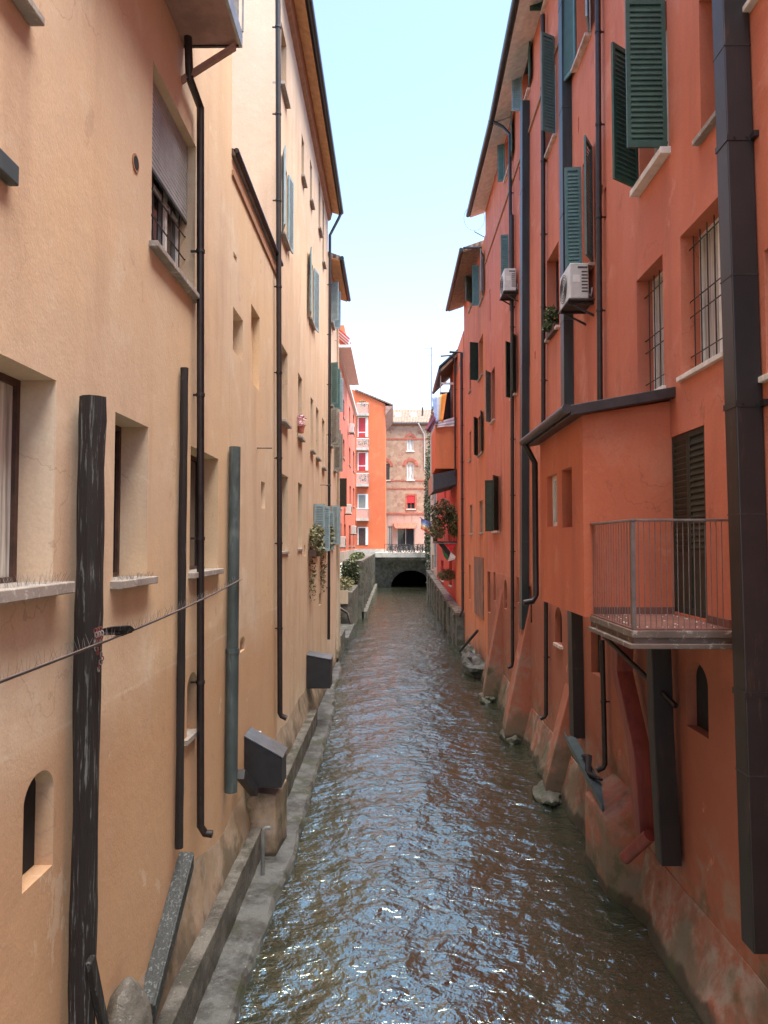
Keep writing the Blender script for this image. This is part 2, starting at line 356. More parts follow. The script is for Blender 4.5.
# ------------------------------------------------------------------ facade with real openings
class Facade:
    def __init__(s, b, side, X, Y0, Y1, Z0, Z1, back=6, mat='red', name='wall', ztop1=None):
        s.b, s.s, s.X, s.Y0, s.Y1, s.Z0, s.Z1, s.back, s.mat, s.name = b, side, X, Y0, Y1, Z0, Z1, back, mat, name
        s.holes = []
    def hole(s, y0, y1, z0, z1, d, arch=False):
        y0, y1 = sorted((y0, y1)); z0, z1 = sorted((z0, z1)); s.holes.append((y0, y1, z0, z1, d, arch)); return y0, y1, z0, z1
    def build(s):
        X, S = s.X, s.s; mb = MB()
        ys = sorted({s.Y0, s.Y1, *[h[0] for h in s.holes], *[h[1] for h in s.holes]})
        zs = sorted({s.Z0, s.Z1, *[h[2] for h in s.holes], *[h[3] for h in s.holes]})
        ys = [y for y in ys if s.Y0 <= y <= s.Y1]; zs = [z for z in zs if s.Z0 <= z <= s.Z1]
        for i in range(len(ys)-1):
            run = None
            for j in range(len(zs)):
                solid = False
                if j < len(zs)-1:
                    yc, zc = (ys[i]+ys[i+1])/2, (zs[j]+zs[j+1])/2
                    solid = not any(h[0] < yc < h[1] and h[2] < zc < h[3] for h in s.holes)
                if solid and run is None: run = zs[j]
                if not solid and run is not None:
                    mb.quad((X,ys[i],run),(X,ys[i+1],run),(X,ys[i+1],zs[j]),(X,ys[i],zs[j])); run = None
        for y0, y1, z0, z1, d, arch in s.holes:
            B = X+S*d
            mb.quad((X,y0,z0),(B,y0,z0),(B,y0,z1),(X,y0,z1)); mb.quad((X,y1,z0),(B,y1,z0),(B,y1,z1),(X,y1,z1))
            mb.quad((X,y0,z0),(X,y1,z0),(B,y1,z0),(B,y0,z0)); mb.quad((X,y0,z1),(X,y1,z1),(B,y1,z1),(B,y0,z1))
            mb.quad((B,y0,z0),(B,y1,z0),(B,y1,z1),(B,y0,z1))
            if arch:
                r = (y1-y0)/2; yc = (y0+y1)/2; rz = min(r*.8, (z1-z0)*.4); n = 8
                for sg in (-1, 1):
                    arc = [(yc+sg*r*math.cos(a), z1-rz+rz*math.sin(a)) for a in [math.pi/2*q/n for q in range(n+1)]]
                    c = (yc+sg*r, z1)
                    poly = [c]+arc
                    mb.prism([(X+S*.001, p[0], p[1]) for p in poly], [(B-S*.001, p[0], p[1]) for p in poly])
        Bk = X+S*s.back
        mb.quad((X,s.Y0,s.Z0),(Bk,s.Y0,s.Z0),(Bk,s.Y0,s.Z1),(X,s.Y0,s.Z1)); mb.quad((X,s.Y1,s.Z0),(Bk,s.Y1,s.Z0),(Bk,s.Y1,s.Z1),(X,s.Y1,s.Z1))
        mb.quad((Bk,s.Y0,s.Z0),(Bk,s.Y1,s.Z0),(Bk,s.Y1,s.Z1),(Bk,s.Y0,s.Z1)); mb.quad((X,s.Y0,s.Z1),(X,s.Y1,s.Z1),(Bk,s.Y1,s.Z1),(Bk,s.Y0,s.Z1))
        me = mb.build(s.name, s.mat, s.b)
        bm = bmesh.new(); bm.from_mesh(me.data)
        bmesh.ops.remove_doubles(bm, verts=bm.verts, dist=1e-5); bmesh.ops.recalc_face_normals(bm, faces=bm.faces); bm.to_mesh(me.data); bm.free()
        return me

def shutter(parent, hx, hy, z0, z1, wd, dx, dy, mat, step=.06, name='shutter', solidlow=0):
    L = math.hypot(dx, dy); u = Vector((dx/L, dy/L, 0)); n = Vector((-u.y, u.x, 0)); t = .035; up = Vector((0,0,1))
    mb = MB(); o = Vector((hx, hy, z0))-n*t/2; st = .055; h = z1-z0
    mb.hexa(o, u*st, n*t, up*h); mb.hexa(o+u*(wd-st), u*st, n*t, up*h)
    mb.hexa(o+u*st, u*(wd-2*st), n*t, up*.08); mb.hexa(o+u*st+up*(h-.07), u*(wd-2*st), n*t, up*.07)
    zl = .08
    if solidlow:
        mb.hexa(o+u*st+up*.08+n*t*.3, u*(wd-2*st), n*t*.4, up*(solidlow-.08)); mb.hexa(o+u*st+up*solidlow, u*(wd-2*st), n*t, up*.06); zl = solidlow+.06
    k = int((h-.07-zl)/step)
    for i in range(k):
        zz = zl+(i+.15)*(h-.07-zl)/k
        mb.hexa(o+u*st+up*(zz+step*.8)+n*t*.05, u*(wd-2*st), n*t*.9-up*step*1.4, up*.011+n*.003)
    mb.build(name, mat, parent)

def win(F, y0, y1, z0, z1, d=.24, frame='offwhite', pane='glass', sill='sill', sproud=.08, sthick=.05, mull=1, trans=0,
        bars=None, roller=None, shut=None, arch=False, ft=.05, name='window'):
    """shut: list of (which jamb 'n'/'f', angle deg from the wall plane folded flat=180/perpendicular=90/closed=0, material, width or None)"""
    y0, y1, z0, z1 = F.hole(y0, y1, z0, z1, d+.1, arch); X, S = F.X, F.s
    mb = MB(); a, b = X+S*d, X+S*(d+.06)
    mb.box(a,b,y0,y0+ft,z0,z1); mb.box(a,b,y1-ft,y1,z0,z1); mb.box(a,b,y0+ft,y1-ft,z0,z0+ft); mb.box(a,b,y0+ft,y1-ft,z1-ft,z1)
    for i in range(mull):
        yc = y0+(y1-y0)*(i+1)/(mull+1); mb.box(a-S*.012,b,yc-ft*.7,yc+ft*.7,z0+ft,z1-ft)
    for i in range(trans):
        zc = z0+(z1-z0)*(i+1)/(trans+1); mb.box(a+S*.006,b,y0+ft,y1-ft,zc-.018,zc+.018)
    w = mb.build(name, frame, F.b)
    MB().box(a+S*.03, a+S*.045, y0+ft*.5, y1-ft*.5, z0+ft*.5, z1-ft*.5).build('pane', pane, w)
    if sill:
        MB().box(X-S*sproud, a-S*.002, y0-.06, y1+.06, z0-sthick, z0+.012).build('sill', sill, w, bevel=.008)
    if bars:
        bm = MB(); off = bars.get('off', .02); n = bars.get('n', 5); bx = X-S*off; r = .009
        for i in range(n):
            yy = y0+(y1-y0)*(i+.5)/n; bm.tube([(bx,yy,z0+.03),(bx,yy,z1-.03)], r, 6)
        for zf in bars.get('h', (.12,.33,.5,.85)):
            zz = z0+(z1-z0)*zf; bm.tube([(X+S*.12,y0-.005,zz),(bx-S*.02,y0+.03,zz),(bx-S*.02,y1-.03,zz),(X+S*.12,y1+.005,zz)], r, 6)
        bm.build('window_bars', 'iron', w)
    if roller:
        zf = z1-(z1-z0)*roller; k = int((z1-zf)/.05); rm = MB()
        for i in range(k):
            za = zf+(z1-zf)*i/k; zb = zf+(z1-zf)*(i+1)/k
            rm.box(X+S*.10, X+S*.122, y0+.01, y1-.01, za+.007, zb-.007)
        rm.box(X+S*.108, X+S*.118, y0+.01, y1-.01, zf, z1-.002)
        rm.build('roller_shutter', 'roller', w)
        MB().box(X+S*.098, X+S*.125, y0+.008, y1-.008, zf-.035, zf-.002).build('roller_rail', 'acdark', w)
    for q in (shut or []):
        jamb, ang, mat = q[:3]; wd = q[3] if len(q) > 3 and q[3] else (y1-y0)/2
        hy = y0 if jamb == 'n' else y1; sg = 1 if jamb == 'n' else -1      # closed direction along +Y from the near jamb
        A = R(ang); dx, dy = -S*math.sin(A), sg*math.cos(A)
        hx = X-S*(.03 if ang > 20 else -.03)
        step = q[4] if len(q) > 4 else .07
        shutter(w, hx, hy+(-sg*.01 if ang > 20 else sg*.004), z0+.02, z1-.02, wd-.01, dx, dy, mat, step)
    return w
def pxwin(F, pa, pb, top, bot, **kw):
    my = (top[1]+bot[1])/2; ya, yb = U(pa, my, x=F.X).y, U(pb, my, x=F.X).y
    z1 = U(*top, x=F.X).z; z0 = U(*bot, x=F.X).z
    return win(F, ya, yb, z0, z1, **kw)
def niche(F, pa, pb, top, bot, d=.3, arch=False):
    my = (top[1]+bot[1])/2; F.hole(U(pa, my, x=F.X).y, U(pb, my, x=F.X).y, U(*bot, x=F.X).z, U(*top, x=F.X).z, d, arch)
    if d >= .14:
        y0, y1, z0, z1 = F.holes[-1][:4]; q_ = F.X+F.s*(d-.03); MB().box(q_, q_+F.s*.02, y0+.004, y1-.004, z0+.004, z1-.004).build('niche_shade_panel', 'dark', F.b)  # dark panel added to stand in for the shaded depth of the niche
def pipe(parent, pts, r, mat='pipe', name='downpipe', side=-1, clips=True, n=12):
    mb = MB().tube(pts, r, n)
    for i in range(len(pts)-1):
        a, b = Vector(pts[i]), Vector(pts[i+1])
        if abs((b-a).normalized().z) > .8 and clips:
            k = int((b-a).length/1.9)
            for q in range(1, k+1):
                c = a.lerp(b, q/(k+1)); mb.tube([c-Vector((0,0,.02)), c+Vector((0,0,.02))], r*1.18, n)
                mb.box(c.x, c.x+side*(-.0)+side*.12, c.y-.012, c.y+.012, c.z-.012, c.z+.012)
    return mb.build(name, mat, parent, smooth=True)
def vpipe(parent, side, px0, py0, px1, py1, r, mat='pipe', off=.1, boot=True, name='downpipe'):
    X = (XL if side < 0 else XR)-side*off
    a, b = U(px0, py0, x=X), U(px1, py1, x=X)
    pts = [a, b]
    if boot: pts += [b+Vector((-side*.03, 0, -.06)), b+Vector((-side*.14, 0, -.11))]
    return pipe(parent, pts, r, mat, name, side)
def flue(parent, side, px0, py0, px1, py1, wd, dp, mat, name, top=None, off=0):
    """square duct: wd along the wall, dp out from it; pixel = its canal-side far edge"""
    X = XL if side < 0 else XR; xo = X-side*(dp+off); xi = X-side*off
    a, b = U(px0, py0, x=xo), U(px1, py1, x=xo)
    mb = MB().prism([(xo,a.y,a.z),(xo,a.y-wd,a.z),(xi,a.y-wd,a.z),(xi,a.y,a.z)], [(xo,b.y,b.z),(xo,b.y-wd,b.z),(xi,b.y-wd,b.z),(xi,b.y,b.z)])
    k = int(abs(a.z-b.z)/2.4)
    for i in range(1, k+1):
        c = a.lerp(b, i/(k+1)); mb.box(xo+side*-.006, xi, c.y-wd-.006, c.y+.006, c.z-.012, c.z+.012)
    return mb.build(name, mat, parent, bevel=.006)
def spikes(mb, a, b, n, h, spread=.05):
    a, b = Vector(a), Vector(b)
    for i in range(n):
        p = a.lerp(b, (i+random.random()*.5)/n)
        e = p+Vector((random.uniform(-spread, spread), random.uniform(-.02,.02), h*random.uniform(.8,1.1)))
        d = Vector((0, .0014, 0)); q = Vector((.0014, 0, 0))
        mb.quad(p-d, p+d, e+d*.6, e-d*.6); mb.quad(p-q, p+q, e+q*.6, e-q*.6)

def eave(b, side, X, Y0, Y1, z, out, soff, gut='gutter', slope=.35, depth=5.5, corn=None, outs=None):
    """roof slab with soffit and gutter; z = underside at the gutter"""
    o0, o1 = (outs or (out, out)); S = side; d = depth
    P = lambda o, y, dz: (X-S*o, y, z+dz)
    Q = lambda y, dz: (X+S*d, y, z+dz+slope*(d+out))
    MB().prism([P(o0,Y0,0.0), P(o0,Y0,.16), Q(Y0,.16), Q(Y0,0)], [P(o1,Y1,0), P(o1,Y1,.16), Q(Y1,.16), Q(Y1,0)]).build('roof', 'tile', b)
    MB().prism([P(o0-.02,Y0+.01,-.03), P(o0-.02,Y0+.01,-.004), (X,Y0+.01,z+slope*out-.004), (X,Y0+.01,z+slope*out-.05)], [P(o1-.02,Y1-.01,-.03), P(o1-.02,Y1-.01,-.004), (X,Y1-.01,z+slope*out-.004), (X,Y1-.01,z+slope*out-.05)]).build('soffit', soff, b)
    g = MB(); n = 10
    ring = lambda o, y: [(X-S*(o+.07+.085*math.cos(a)), y, z+.07+.085*math.sin(a)) for a in [2*math.pi*q/n for q in range(n)]]
    g.prism(ring(o0, Y0), ring(o1, Y1)); g.build('gutter', gut, b, smooth=True)
    if corn:
        MB().prism([(X-S*.002,Y0+.02,z-.28),(X-S*.10,Y0+.02,z-.22),(X-S*.16,Y0+.02,z+.02),(X-S*.002,Y0+.02,z+.12)], [(X-S*.002,Y1-.02,z-.28),(X-S*.10,Y1-.02,z-.22),(X-S*.16,Y1-.02,z+.02),(X-S*.002,Y1-.02,z+.12)]).build('cornice', corn, b)

# ================================================================== THE SETTING
def water():
    xs = []; x = -2.7
    while x < 5.4: xs.append(x); x += .07
    ys = []; y = -2.0
    while y < 96: ys.append(y); y += .07 if y < 14 else y*.0055
    vs = []; fs = []; nx = len(xs)
    for y in ys:
        for x in xs:
            k = min(1, max(.5, 1.25-y/80))
            v = noise.noise(Vector((x*.9, y*.9-x*.4, 1)))*.045 + noise.noise(Vector((x*2.0+7, y*2.5+x*.7, 3)))*.022 + noise.noise(Vector((x*4, y*5.5-x*1.2, 9)))*.009
            vs.append((x, y, v*k))
    for j in range(len(ys)-1):
        for i in range(nx-1): fs.append((j*nx+i, j*nx+i+1, (j+1)*nx+i+1, (j+1)*nx+i))
    me = bpy.data.meshes.new('water'); me.from_pydata(vs, [], fs); me.materials.append(water_mat())
    for p in me.polygons: p.use_smooth = True
    o = bpy.data.objects.new('water', me); COL.objects.link(o); o['kind'] = 'structure'
water()
struct(MB().box(-3, 6, -3, 110, -1.4, -1.0), 'canal_bed', 'bankstone')
g = MB(); G = 3.96
for x0, x1, y0, y1 in ((-600,-3.6,-300,900), (5.2,600,-300,900), (-3.6,5.2,-300,-3), (-3.6,5.2,93,900)):
    g.quad((x0,y0,G),(x1,y0,G),(x1,y1,G),(x0,y1,G))
struct(g, 'ground', 'asphalt')

# low ledge along the left bank with its ragged water edge
def ledge(name, pts_out, x_in, z, mat, label):
    """pts_out: (Y, x of the outer edge)"""
    mb = MB(); vs = []; n = 0
    for i in range(len(pts_out)-1):
        (ya, xa), (yb, xb) = pts_out[i], pts_out[i+1]; k = max(2, int((yb-ya)/.12))
        for q in range(k):
            t = q/k; y = ya+(yb-ya)*t; x = xa+(xb-xa)*t+.07*noise.noise(Vector((y*1.6, 3, z)))+.03*noise.noise(Vector((y*7, 3, z)))
            dz = .04*noise.noise(Vector((y*1.3, 8, z)))
            vs.append([(x_in,y,z+.02), ((x_in+x)/2,y,z+dz), (x-.05,y,z+dz*.6-.01), (x,y,z-.06), (x+.05,y,-.4)]); n += 1
    flat = [p for r in vs for p in r]
    mb.add(flat, [(j*5+i, (j+1)*5+i, (j+1)*5+i+1, j*5+i+1) for j in range(n-1) for i in range(4)])
    return solo(mb, name, mat, label, 'ledge', smooth=True)
ledge('stone_ledge', [(-2,-1.72),(8,-1.75),(11,-1.70),(12.2,-1.62),(14,-1.68),(18,-1.72),(23,-1.78),(27,-2.05),(30,-2.05),(33,-2.3)], -2.5, .13, 'stone', 'low wet stone ledge at the waterline along the foot of the left wall')
# raised kerb beams
def kerb(y0, y1, x0, x1, z0, z1, label, mat='stonepale'):
    mb = MB(); k = max(3, int((y1-y0)/.4)); A = []
    for i in range(k+1):
        y = y0+(y1-y0)*i/k; d = .012*noise.noise(Vector((y*2, 1, 1))); e = .012*noise.noise(Vector((y*2, 5, 1)))
        A.append([(x0,y,z0),(x1+e,y,z0),(x1+d,y,z1+e),(x0,y,z1+d)])
    flat = [p for r in A for p in r]
    mb.add(flat, [(j*4+i, (j+1)*4+i, (j+1)*4+(i+1) % 4, j*4+(i+1) % 4) for j in range(k) for i in range(4)]+[(0,1,2,3), (k*4,k*4+3,k*4+2,k*4+1)])
    return solo(mb, 'stone_kerb', mat, label, 'kerb', 'raised kerbs on the left bank', bevel=.012)
kerb(-1, 12.4, -2.46, -2.15, .02, .60, 'long raised stone kerb nearest the viewer, below the dark timber posts')
kerb(13.35, 21.2, -2.46, -2.12, .02, .58, 'shorter raised stone kerb running from the near black box to the far black box')
solo(MB().prism([(-2.46,12.42,.03),(-1.93,12.42,.03),(-1.93,12.42,1.12),(-2.46,12.42,1.2)], [(-2.46,13.3,.03),(-1.86,13.3,.03),(-1.86,13.3,1.12),(-2.46,13.3,1.2)]), 'concrete_block', 'footplaster', 'plastered block jutting from the wall under the near black box', 'block', bevel=.03)
pp = MB(); c = U(274, 838, x=-2.0)
pp.tube([(-2.02,11.75,.1),(-2.02,11.75,.78),(-1.98,11.75,.84),(-1.90,11.75,.85)], .03, 10)
solo(pp, 'standpipe', 'steel', 'short grey metal pipe standing on the ledge before the near black box', 'pipe', smooth=True)
solo(MB().blob((-2.30, 6.55, .95), .21, .31, .56, .05, 3), 'boulder', 'stonepale', 'rounded pale stone at the foot of the ochre wall below the slanting plank', 'stone', smooth=True)

# ================================================================== LEFT SIDE
near = thing('ochre_house', 'nearest house on the left, patchy ochre plaster with deep windows and dark posts against it', 'house', (XL, 6, 0))
FL = Facade(near, -1, XL, -4, 10.95, -.6, H+11.3, mat='ochre')
FL2 = Facade(near, -1, XL, 10.952, 15.7, -.6, H+5.87, mat='ochre')
# big recessed window at the frame edge, the second and the third
zt, zb = U(55, 380, x=XL).z, U(57, 583, x=XL).z
win(FL, 3.95, U(56, 400, x=XL).y, zb, zt, d=.26, frame='darkwood', pane='curtain', sproud=.14, sthick=.07)
pxwin(FL, 114, 147.5, (114,411), (114,582), d=.27, frame='darkwood', sproud=.10, sthick=.06)
pxwin(FL, 190, 218, (206,453), (206,571), d=.25, frame='darkwood', sproud=.08, sthick=.06)
pxwin(FL, 152, 196, (152,58), (152,245), d=.2, frame='white', roller=.50, mull=2, trans=1, sproud=.09, sthick=.05, bars={'n': 5, 'off': -.15, 'h': (.1,.25,.4)})
MB().hexa((XL+.002, U(30,27,x=XL).y-2.0, U(30,27,x=XL).z), (.10,0,0), (0,2.0,0), (0,0,.06)).build('window_ledge', 'sill', near, bevel=.008)
niche(FL, 23, 53, (23,783), (23,893), .16, True)
niche(FL, 187, 197, (187,676), (187,738), .22, True)
MB().box(XL-.1, XL+.05, U(187,500,x=XL).y-.05, U(197,500,x=XL).y+.03, U(187,742,x=XL).z, U(187,737,x=XL).z).build('window_ledge', 'sill', near)
yv, zv = U(135,163,x=XL).y, U(135,163,x=XL).z
v = MB().tube([(XL+.012,yv,zv),(XL-.01,yv,zv)], .085, 16); v.build('vent_rim', 'cornice', near, smooth=True)
MB().tube([(XL+.016,yv,zv),(XL+.005,yv,zv)], .062, 16).build('vent_hole', 'dark', near)
pxwin(FL2, 233, 243, (233,306), (233,350), d=.2, sill=None, frame='white', mull=0)
niche(FL2, 251, 259.5, (251,303), (251,382), .12)
niche(FL2, 261, 265, (261,481), (261,508), .1)
niche(FL2, 240, 245, (241,638), (241,652), .2, True)
niche(FL2, 233.5, 237, (234, 252), (234, 258), .12)
FL.build(); FL2.build()
# lower roof edge and the near part's roof
e0, e1 = 10.97, 15.6
MB().prism([(XL+.05,e0,H+5.88),(XL+.05,e0,H+5.98),(XL-5.5,e0,H+7.7),(XL-5.5,e0,H+7.55)], [(XL+.05,e1,H+5.88),(XL+.05,e1,H+5.98),(XL-5.5,e1,H+7.7),(XL-5.5,e1,H+7.55)]).build('roof', 'tile', near)
MB().tube([(XL+.07,e0,H+5.96),(XL+.07,e1,H+5.96)], .04, 10).build('gutter', 'gutter', near, smooth=True)
MB().box(XL+.001, XL+.03, e0, e1, H+5.58, H+5.66).build('cornice', 'cornice', near)
eave(near, -1, XL, -4, 10.95, H+11.3, .45, 'soffit')
# balcony above
bz = H+5.80; by = 8.36; bx = -1.78
bal = MB().box(XL+.002, bx, 4.9, by, bz, bz+.13).build('balcony', 'balcony_under', near)
MB().box(bx, bx+.035, 4.9, by+.03, bz-.02, bz+.16).build('balcony_edge', 'steel', bal)
MB().box(XL+.002, bx, by, by+.03, bz-.02, bz+.16).build('balcony_edge', 'iron', bal)
r_ = MB()
for i in range(34): r_.box(bx-.005, bx+.015, 4.95+i*.1, 4.97+i*.1, bz+.16, bz+1.0)
for i in range(7): r_.box(XL+.08+i*.1, XL+.10+i*.1, by, by+.02, bz+.16, bz+1.0)
r_.box(bx-.02, bx+.03, 4.9, by+.03, bz+1.0, bz+1.04); r_.box(XL, bx+.03, by-.01, by+.03, bz+1.002, bz+1.042)
r_.build('railing', 'steel', bal)
MB().hexa((XL+.003, by-.08, bz-.42), (0,.06,0), (0,0,-.07), (.62,0,.40)).build('bracket', 'balcony_under', bal)
px_ = XL+.09
def P(px, py, off=.09): return U(px, py, x=XL+off)
a = P(188, 40); pipe(near, [(px_, a.y, a.z+1.4), a, P(189.5,78), P(200.5,108), P(200.5,826), P(201,829)+Vector((.05,0,-.05)), P(201,829)+Vector((.14,0,-.06))], .047, 'pipe', side=-1)

tall = thing('tall_house', 'tall pale peach house on the left with deep orange eaves and a pale side wall', 'house', (XL, 21, 0))
FT = Facade(tall, -1, XL, 15.705, 27.6, -.6, H+12.3, mat='tallwall')
K = dict(d=.18, sproud=.1)
pxwin(FT, 281, 286.5, (281,20), (281,84), **K)
pxwin(FT, 281.5, 287, (281,152), (281,232), shut=[('n',165,'blueshut'),('f',172,'blueshut')], frame='white', **K)
for pa, pb, t, bt in ((301.5,304,132,176),(310,312,158,200),(318.5,320.5,175,228),(322.5,324,195,262)):
    pxwin(FT, pa, pb, (pa,t), (pa,bt), **K)
pxwin(FT, 309, 313, (309,253), (309,318), shut=[('n',170,'blueshut',.55),('f',170,'blueshut',.55)], frame='white', **K)
pxwin(FT, 281.5, 287.5, (281.5,343), (281.5,420), **K)
pxwin(FT, 298, 302, (298,372), (298,436), **K)
for pa, pb, t, bt in ((310.5,313,396,450),(316,318.7,406,457),(322,324.5,417,467)):
    pxwin(FT, pa, pb, (pa,t), (pa,bt), **K)
pxwin(FT, 281.5, 288, (281.5,473), (281.5,552), d=.22, sproud=.03)
pxwin(FT, 298, 302, (298,482), (298,549), d=.2, sproud=.03)
pxwin(FT, 313.5, 317.5, (313,503), (313,552), shut=[('n',100,'blueshut',.34),('f',120,'blueshut',.42)], frame='white', **K)
pxwin(FT, 323.5, 326.3, (324,511), (324,550), shut=[('n',105,'blueshut',.38)], frame='white', **K)
niche(FT, 319, 321, (319,594), (319,606), .2)
niche(FT, 304, 305.5, (304,545), (304,556), .1)
FT.build()
MB().quad((XL-.004,15.701,H+5.2),(XL-6,15.701,H+5.2),(XL-6,15.701,H+12.28),(XL-.004,15.701,H+12.28)).build('gable_wall', 'cream', tall)
eave(tall, -1, XL, 15.62, 27.75, H+12.55, .44, 'soffit', corn='cornice')
vpipe(tall, -1, 277.8, -60, 280, 713, .055)
a = U(327.3, 222, x=XL+.1); b_ = U(328.3, 640, x=XL+.1)
pipe(tall, [(XL+.5, 27.55, H+12.5), (XL+.4, 27.5, H+12.25), (a.x, 27.35, a.z), (b_.x, 27.35, b_.z)], .055)

end = thing('cream_house', 'narrow cream house with blue-grey shutters beyond the tall peach house on the left', 'house', (XL, 30, 0))
FE = Facade(end, -1, XL, 27.605, 32.6, -.6, H+10.9, mat='cream')
for pa, pb, t, bt, m_ in ((331,333,282,322,'blueshut'),(330.5,332.5,362,405,'tealshut'),(334,335.8,372,408,'blueshut'),(330,331.5,408,445,'greyshut'),(333.6,335.2,430,470,'greyshut'),(331,332.8,505,545,'blueshut')):
    pxwin(FE, pa, pb, (pa,t), (pa,bt), shut=[('n',110,m_,.3),('f',95,m_,.3)], frame='white', **K)
FE.build()
eave(end, -1, XL, 27.9, 32.8, H+10.85, .44, 'soffit')
MB().box(XL+.002, XL+.10, 32.3, 32.62, .3, H+5.6).build('corner_pilaster', 'paleplaster', end)
pipe(end, [U(337.5,300,x=XL+.12), U(339.5,655,x=XL+.12)], .05, 'paleplaster')

fp = MB(); A = []
for i in range(52):
    y = -1+i*.54; dx = .05*noise.noise(Vector((y*.9, 12, 2))); top = 1.25+.35*noise.noise(Vector((y*.6, 17, 2)))
    A.append([(XL-.1,y,top),(XL+.001,y,top-.03),(XL+.06+dx,y,.85),(XL+.12+dx,y,.5),(XL+.13,y,-.1)])
fp.add([p for r in A for p in r], [(j*5+i, (j+1)*5+i, (j+1)*5+i+1, j*5+i+1) for j in range(51) for i in range(4)])
fp.build('footing', 'footplaster', near, smooth=True)
# --- posts, ducts and boxes against the left wall
def timber(pa, pb, off, r, mat, label, seed, extra=None):
    a, b = U(*pa, x=XL+off), U(*pb, x=XL+off); n = 26
    pts = [a.lerp(b, i/n)+Vector((0, .012*noise.noise(Vector((i*.4, seed, 0))), 0)) for i in range(n+1)]
    mb = MB().tube(pts, [r*(1+.1*noise.noise(Vector((i*.5, seed, 4)))) for i in range(n+1)], 9, .22)
    if extra: extra(mb, b)
    return solo(mb, 'timber_post', mat, label, 'post', 'dark timber posts on the left wall')
timber((92.5,397), (81,1040), .13, .098, 'post', 'thickest charred timber post, nearest the viewer, tied with red and white chain', 1)
timber((184.3,368), (179,848), .06, .046, 'postb', 'thin dark timber post beside the black downpipe', 2)
a, b_ = U(235, 447, x=XL+.10), U(231, 792, x=XL+.10); c_ = a.lerp(b_, .6)
dct = thing('zinc_duct', 'grey green metal duct standing off the ochre wall beyond the black downpipe', 'duct', tuple(b_))
MB().tube([a, c_], .085, 16).build('duct_pipe', 'zinc', dct, smooth=True)
MB().tube([c_+Vector((0,0,.05)), c_-Vector((0,0,.02))], .1, 16).build('collar', 'zinc', dct, smooth=True)
MB().tube([c_-Vector((0,0,.02)), b_], .092, 16).build('duct_pipe', 'zinc', dct, smooth=True)
e = U(240, 778, x=XL+.12); f_ = U(254, 795, x=XL+.2)
solo(MB().hexa(e+Vector((-.06,0,-.02)), (.12,0,0), (0,.1,.12), f_-e), 'metal_offcut', 'blackbox', 'short black metal piece leaning between the grey duct and the near black box', 'metal piece', bevel=.006)
# slanting plank (a trough of two boards)
a, b_ = U(186, 850, x=XL+.06), U(146, 1000, x=XL+.06)
pl = thing('slanting_plank', 'mouldy grey black board trough slanting down the ochre wall to the pale stone', 'plank', tuple(b_))
MB().hexa(b_+Vector((-.05,-.10,.02)), (.15,0,.0), (0,.035,-.02), a-b_).build('board', 'plank', pl, bevel=.006)
MB().hexa(b_+Vector((.09,-.10,-.16)), (.03,0,0), (0,0,.17), a-b_).build('board', 'plank', pl, bevel=.006)
a = U(84, 985, x=XL+.2)
solo(MB().hexa(a+Vector((0.0,.0,.15)), (.05,0,0), (0,.09,.02), (.05,.22,-.75)), 'wood_wedge', 'post', 'short wooden wedge at the foot of the thickest charred post', 'wedge', bevel=.01)
# bird-spiked rod
a, b_ = U(-40, 697, x=XL+.34), U(240, 580, x=XL+.2)
rod = thing('spiked_rod', 'long thin rod set with bird spikes slung across the posts on the left wall', 'rod', tuple((a+b_)/2))
n_ = 16; pts = [a.lerp(b_, i/n_)-Vector((0,0,.05*math.sin(math.pi*i/n_))) for i in range(n_+1)]
MB().tube(pts, .011, 8).build('rod', 'rust', rod, smooth=True)
MB().tube([p+Vector((.03,0,.012)) for p in pts], .005, 6).build('cable', 'iron', rod, smooth=True)
s_ = MB()
for i in range(n_): spikes(s_, pts[i], pts[i+1], 11 if i < 12 else 6, .085, .04)
s_.build('bird_spikes', 'spike', rod)
c = U(108, 633, x=XL+.27)
solo(MB().tube([c+Vector((-.10,.02,.0)), c+Vector((0,.05,.01)), c+Vector((.07,.16,.0)), c+Vector((.10,.24,-.01))], [.026,.038,.04,.014], 12, 1.3), 'driftwood', 'post', 'stub of driftwood caught on the spiked rod beside the thick post', 'driftwood')
c = U(98, 636, x=XL+.30)
chain = thing('chain', 'red and white plastic chain hanging from the rod on the thick post', 'chain', tuple(c))
for dx, L in ((0,8),(.04,11),(-.03,5)):
    for mat, par in (('chainred',0),('chainwhite',1)):
        pass
M['chainred'] = plain('red_plastic', (.17,.035,.035), .5); M['chainwhite'] = plain('grey_white_plastic', (.26,.235,.22), .5)
for par, mat in ((0,'chainred'),(1,'chainwhite')):
    cm = MB()
    for dy, L in ((0,7),(.05,12),(-.045,4)):
        for i in range(L):
            if i % 2 != par: continue
            q = c+Vector((.01*math.sin(i), dy, .04-i*.026)); w_ = (.012 if i % 4 < 2 else .002, .012 if i % 4 >= 2 else .002)
            ring = [q+Vector((w_[0]*math.cos(t), w_[1]*math.cos(t), .02*math.sin(t))) for t in [2*math.pi*k/8 for k in range(9)]]
            cm.tube(ring, .0042, 5)
    cm.build('chain_links', mat, chain, smooth=True)
# spikes on the window sills
def sillspikes(pa, pb, py, label):
    y0, y1 = U(pa,500,x=XL).y, U(pb,500,x=XL).y; z = U(pb, py, x=XL).z; mb = MB()
    for row in (.02, .06, .10): spikes(mb, (XL+row-.02, y0, z), (XL+row-.02, y1, z), 26, .085, .05)
    solo(mb, 'bird_spikes', 'spike', label, 'bird spikes', 'bird spikes on the ochre house sills')
sillspikes(-40, 57, 583, 'bird spikes on the sill of the big window at the left edge')
sillspikes(114, 147, 580, 'bird spikes on the small sill between the two timber posts')
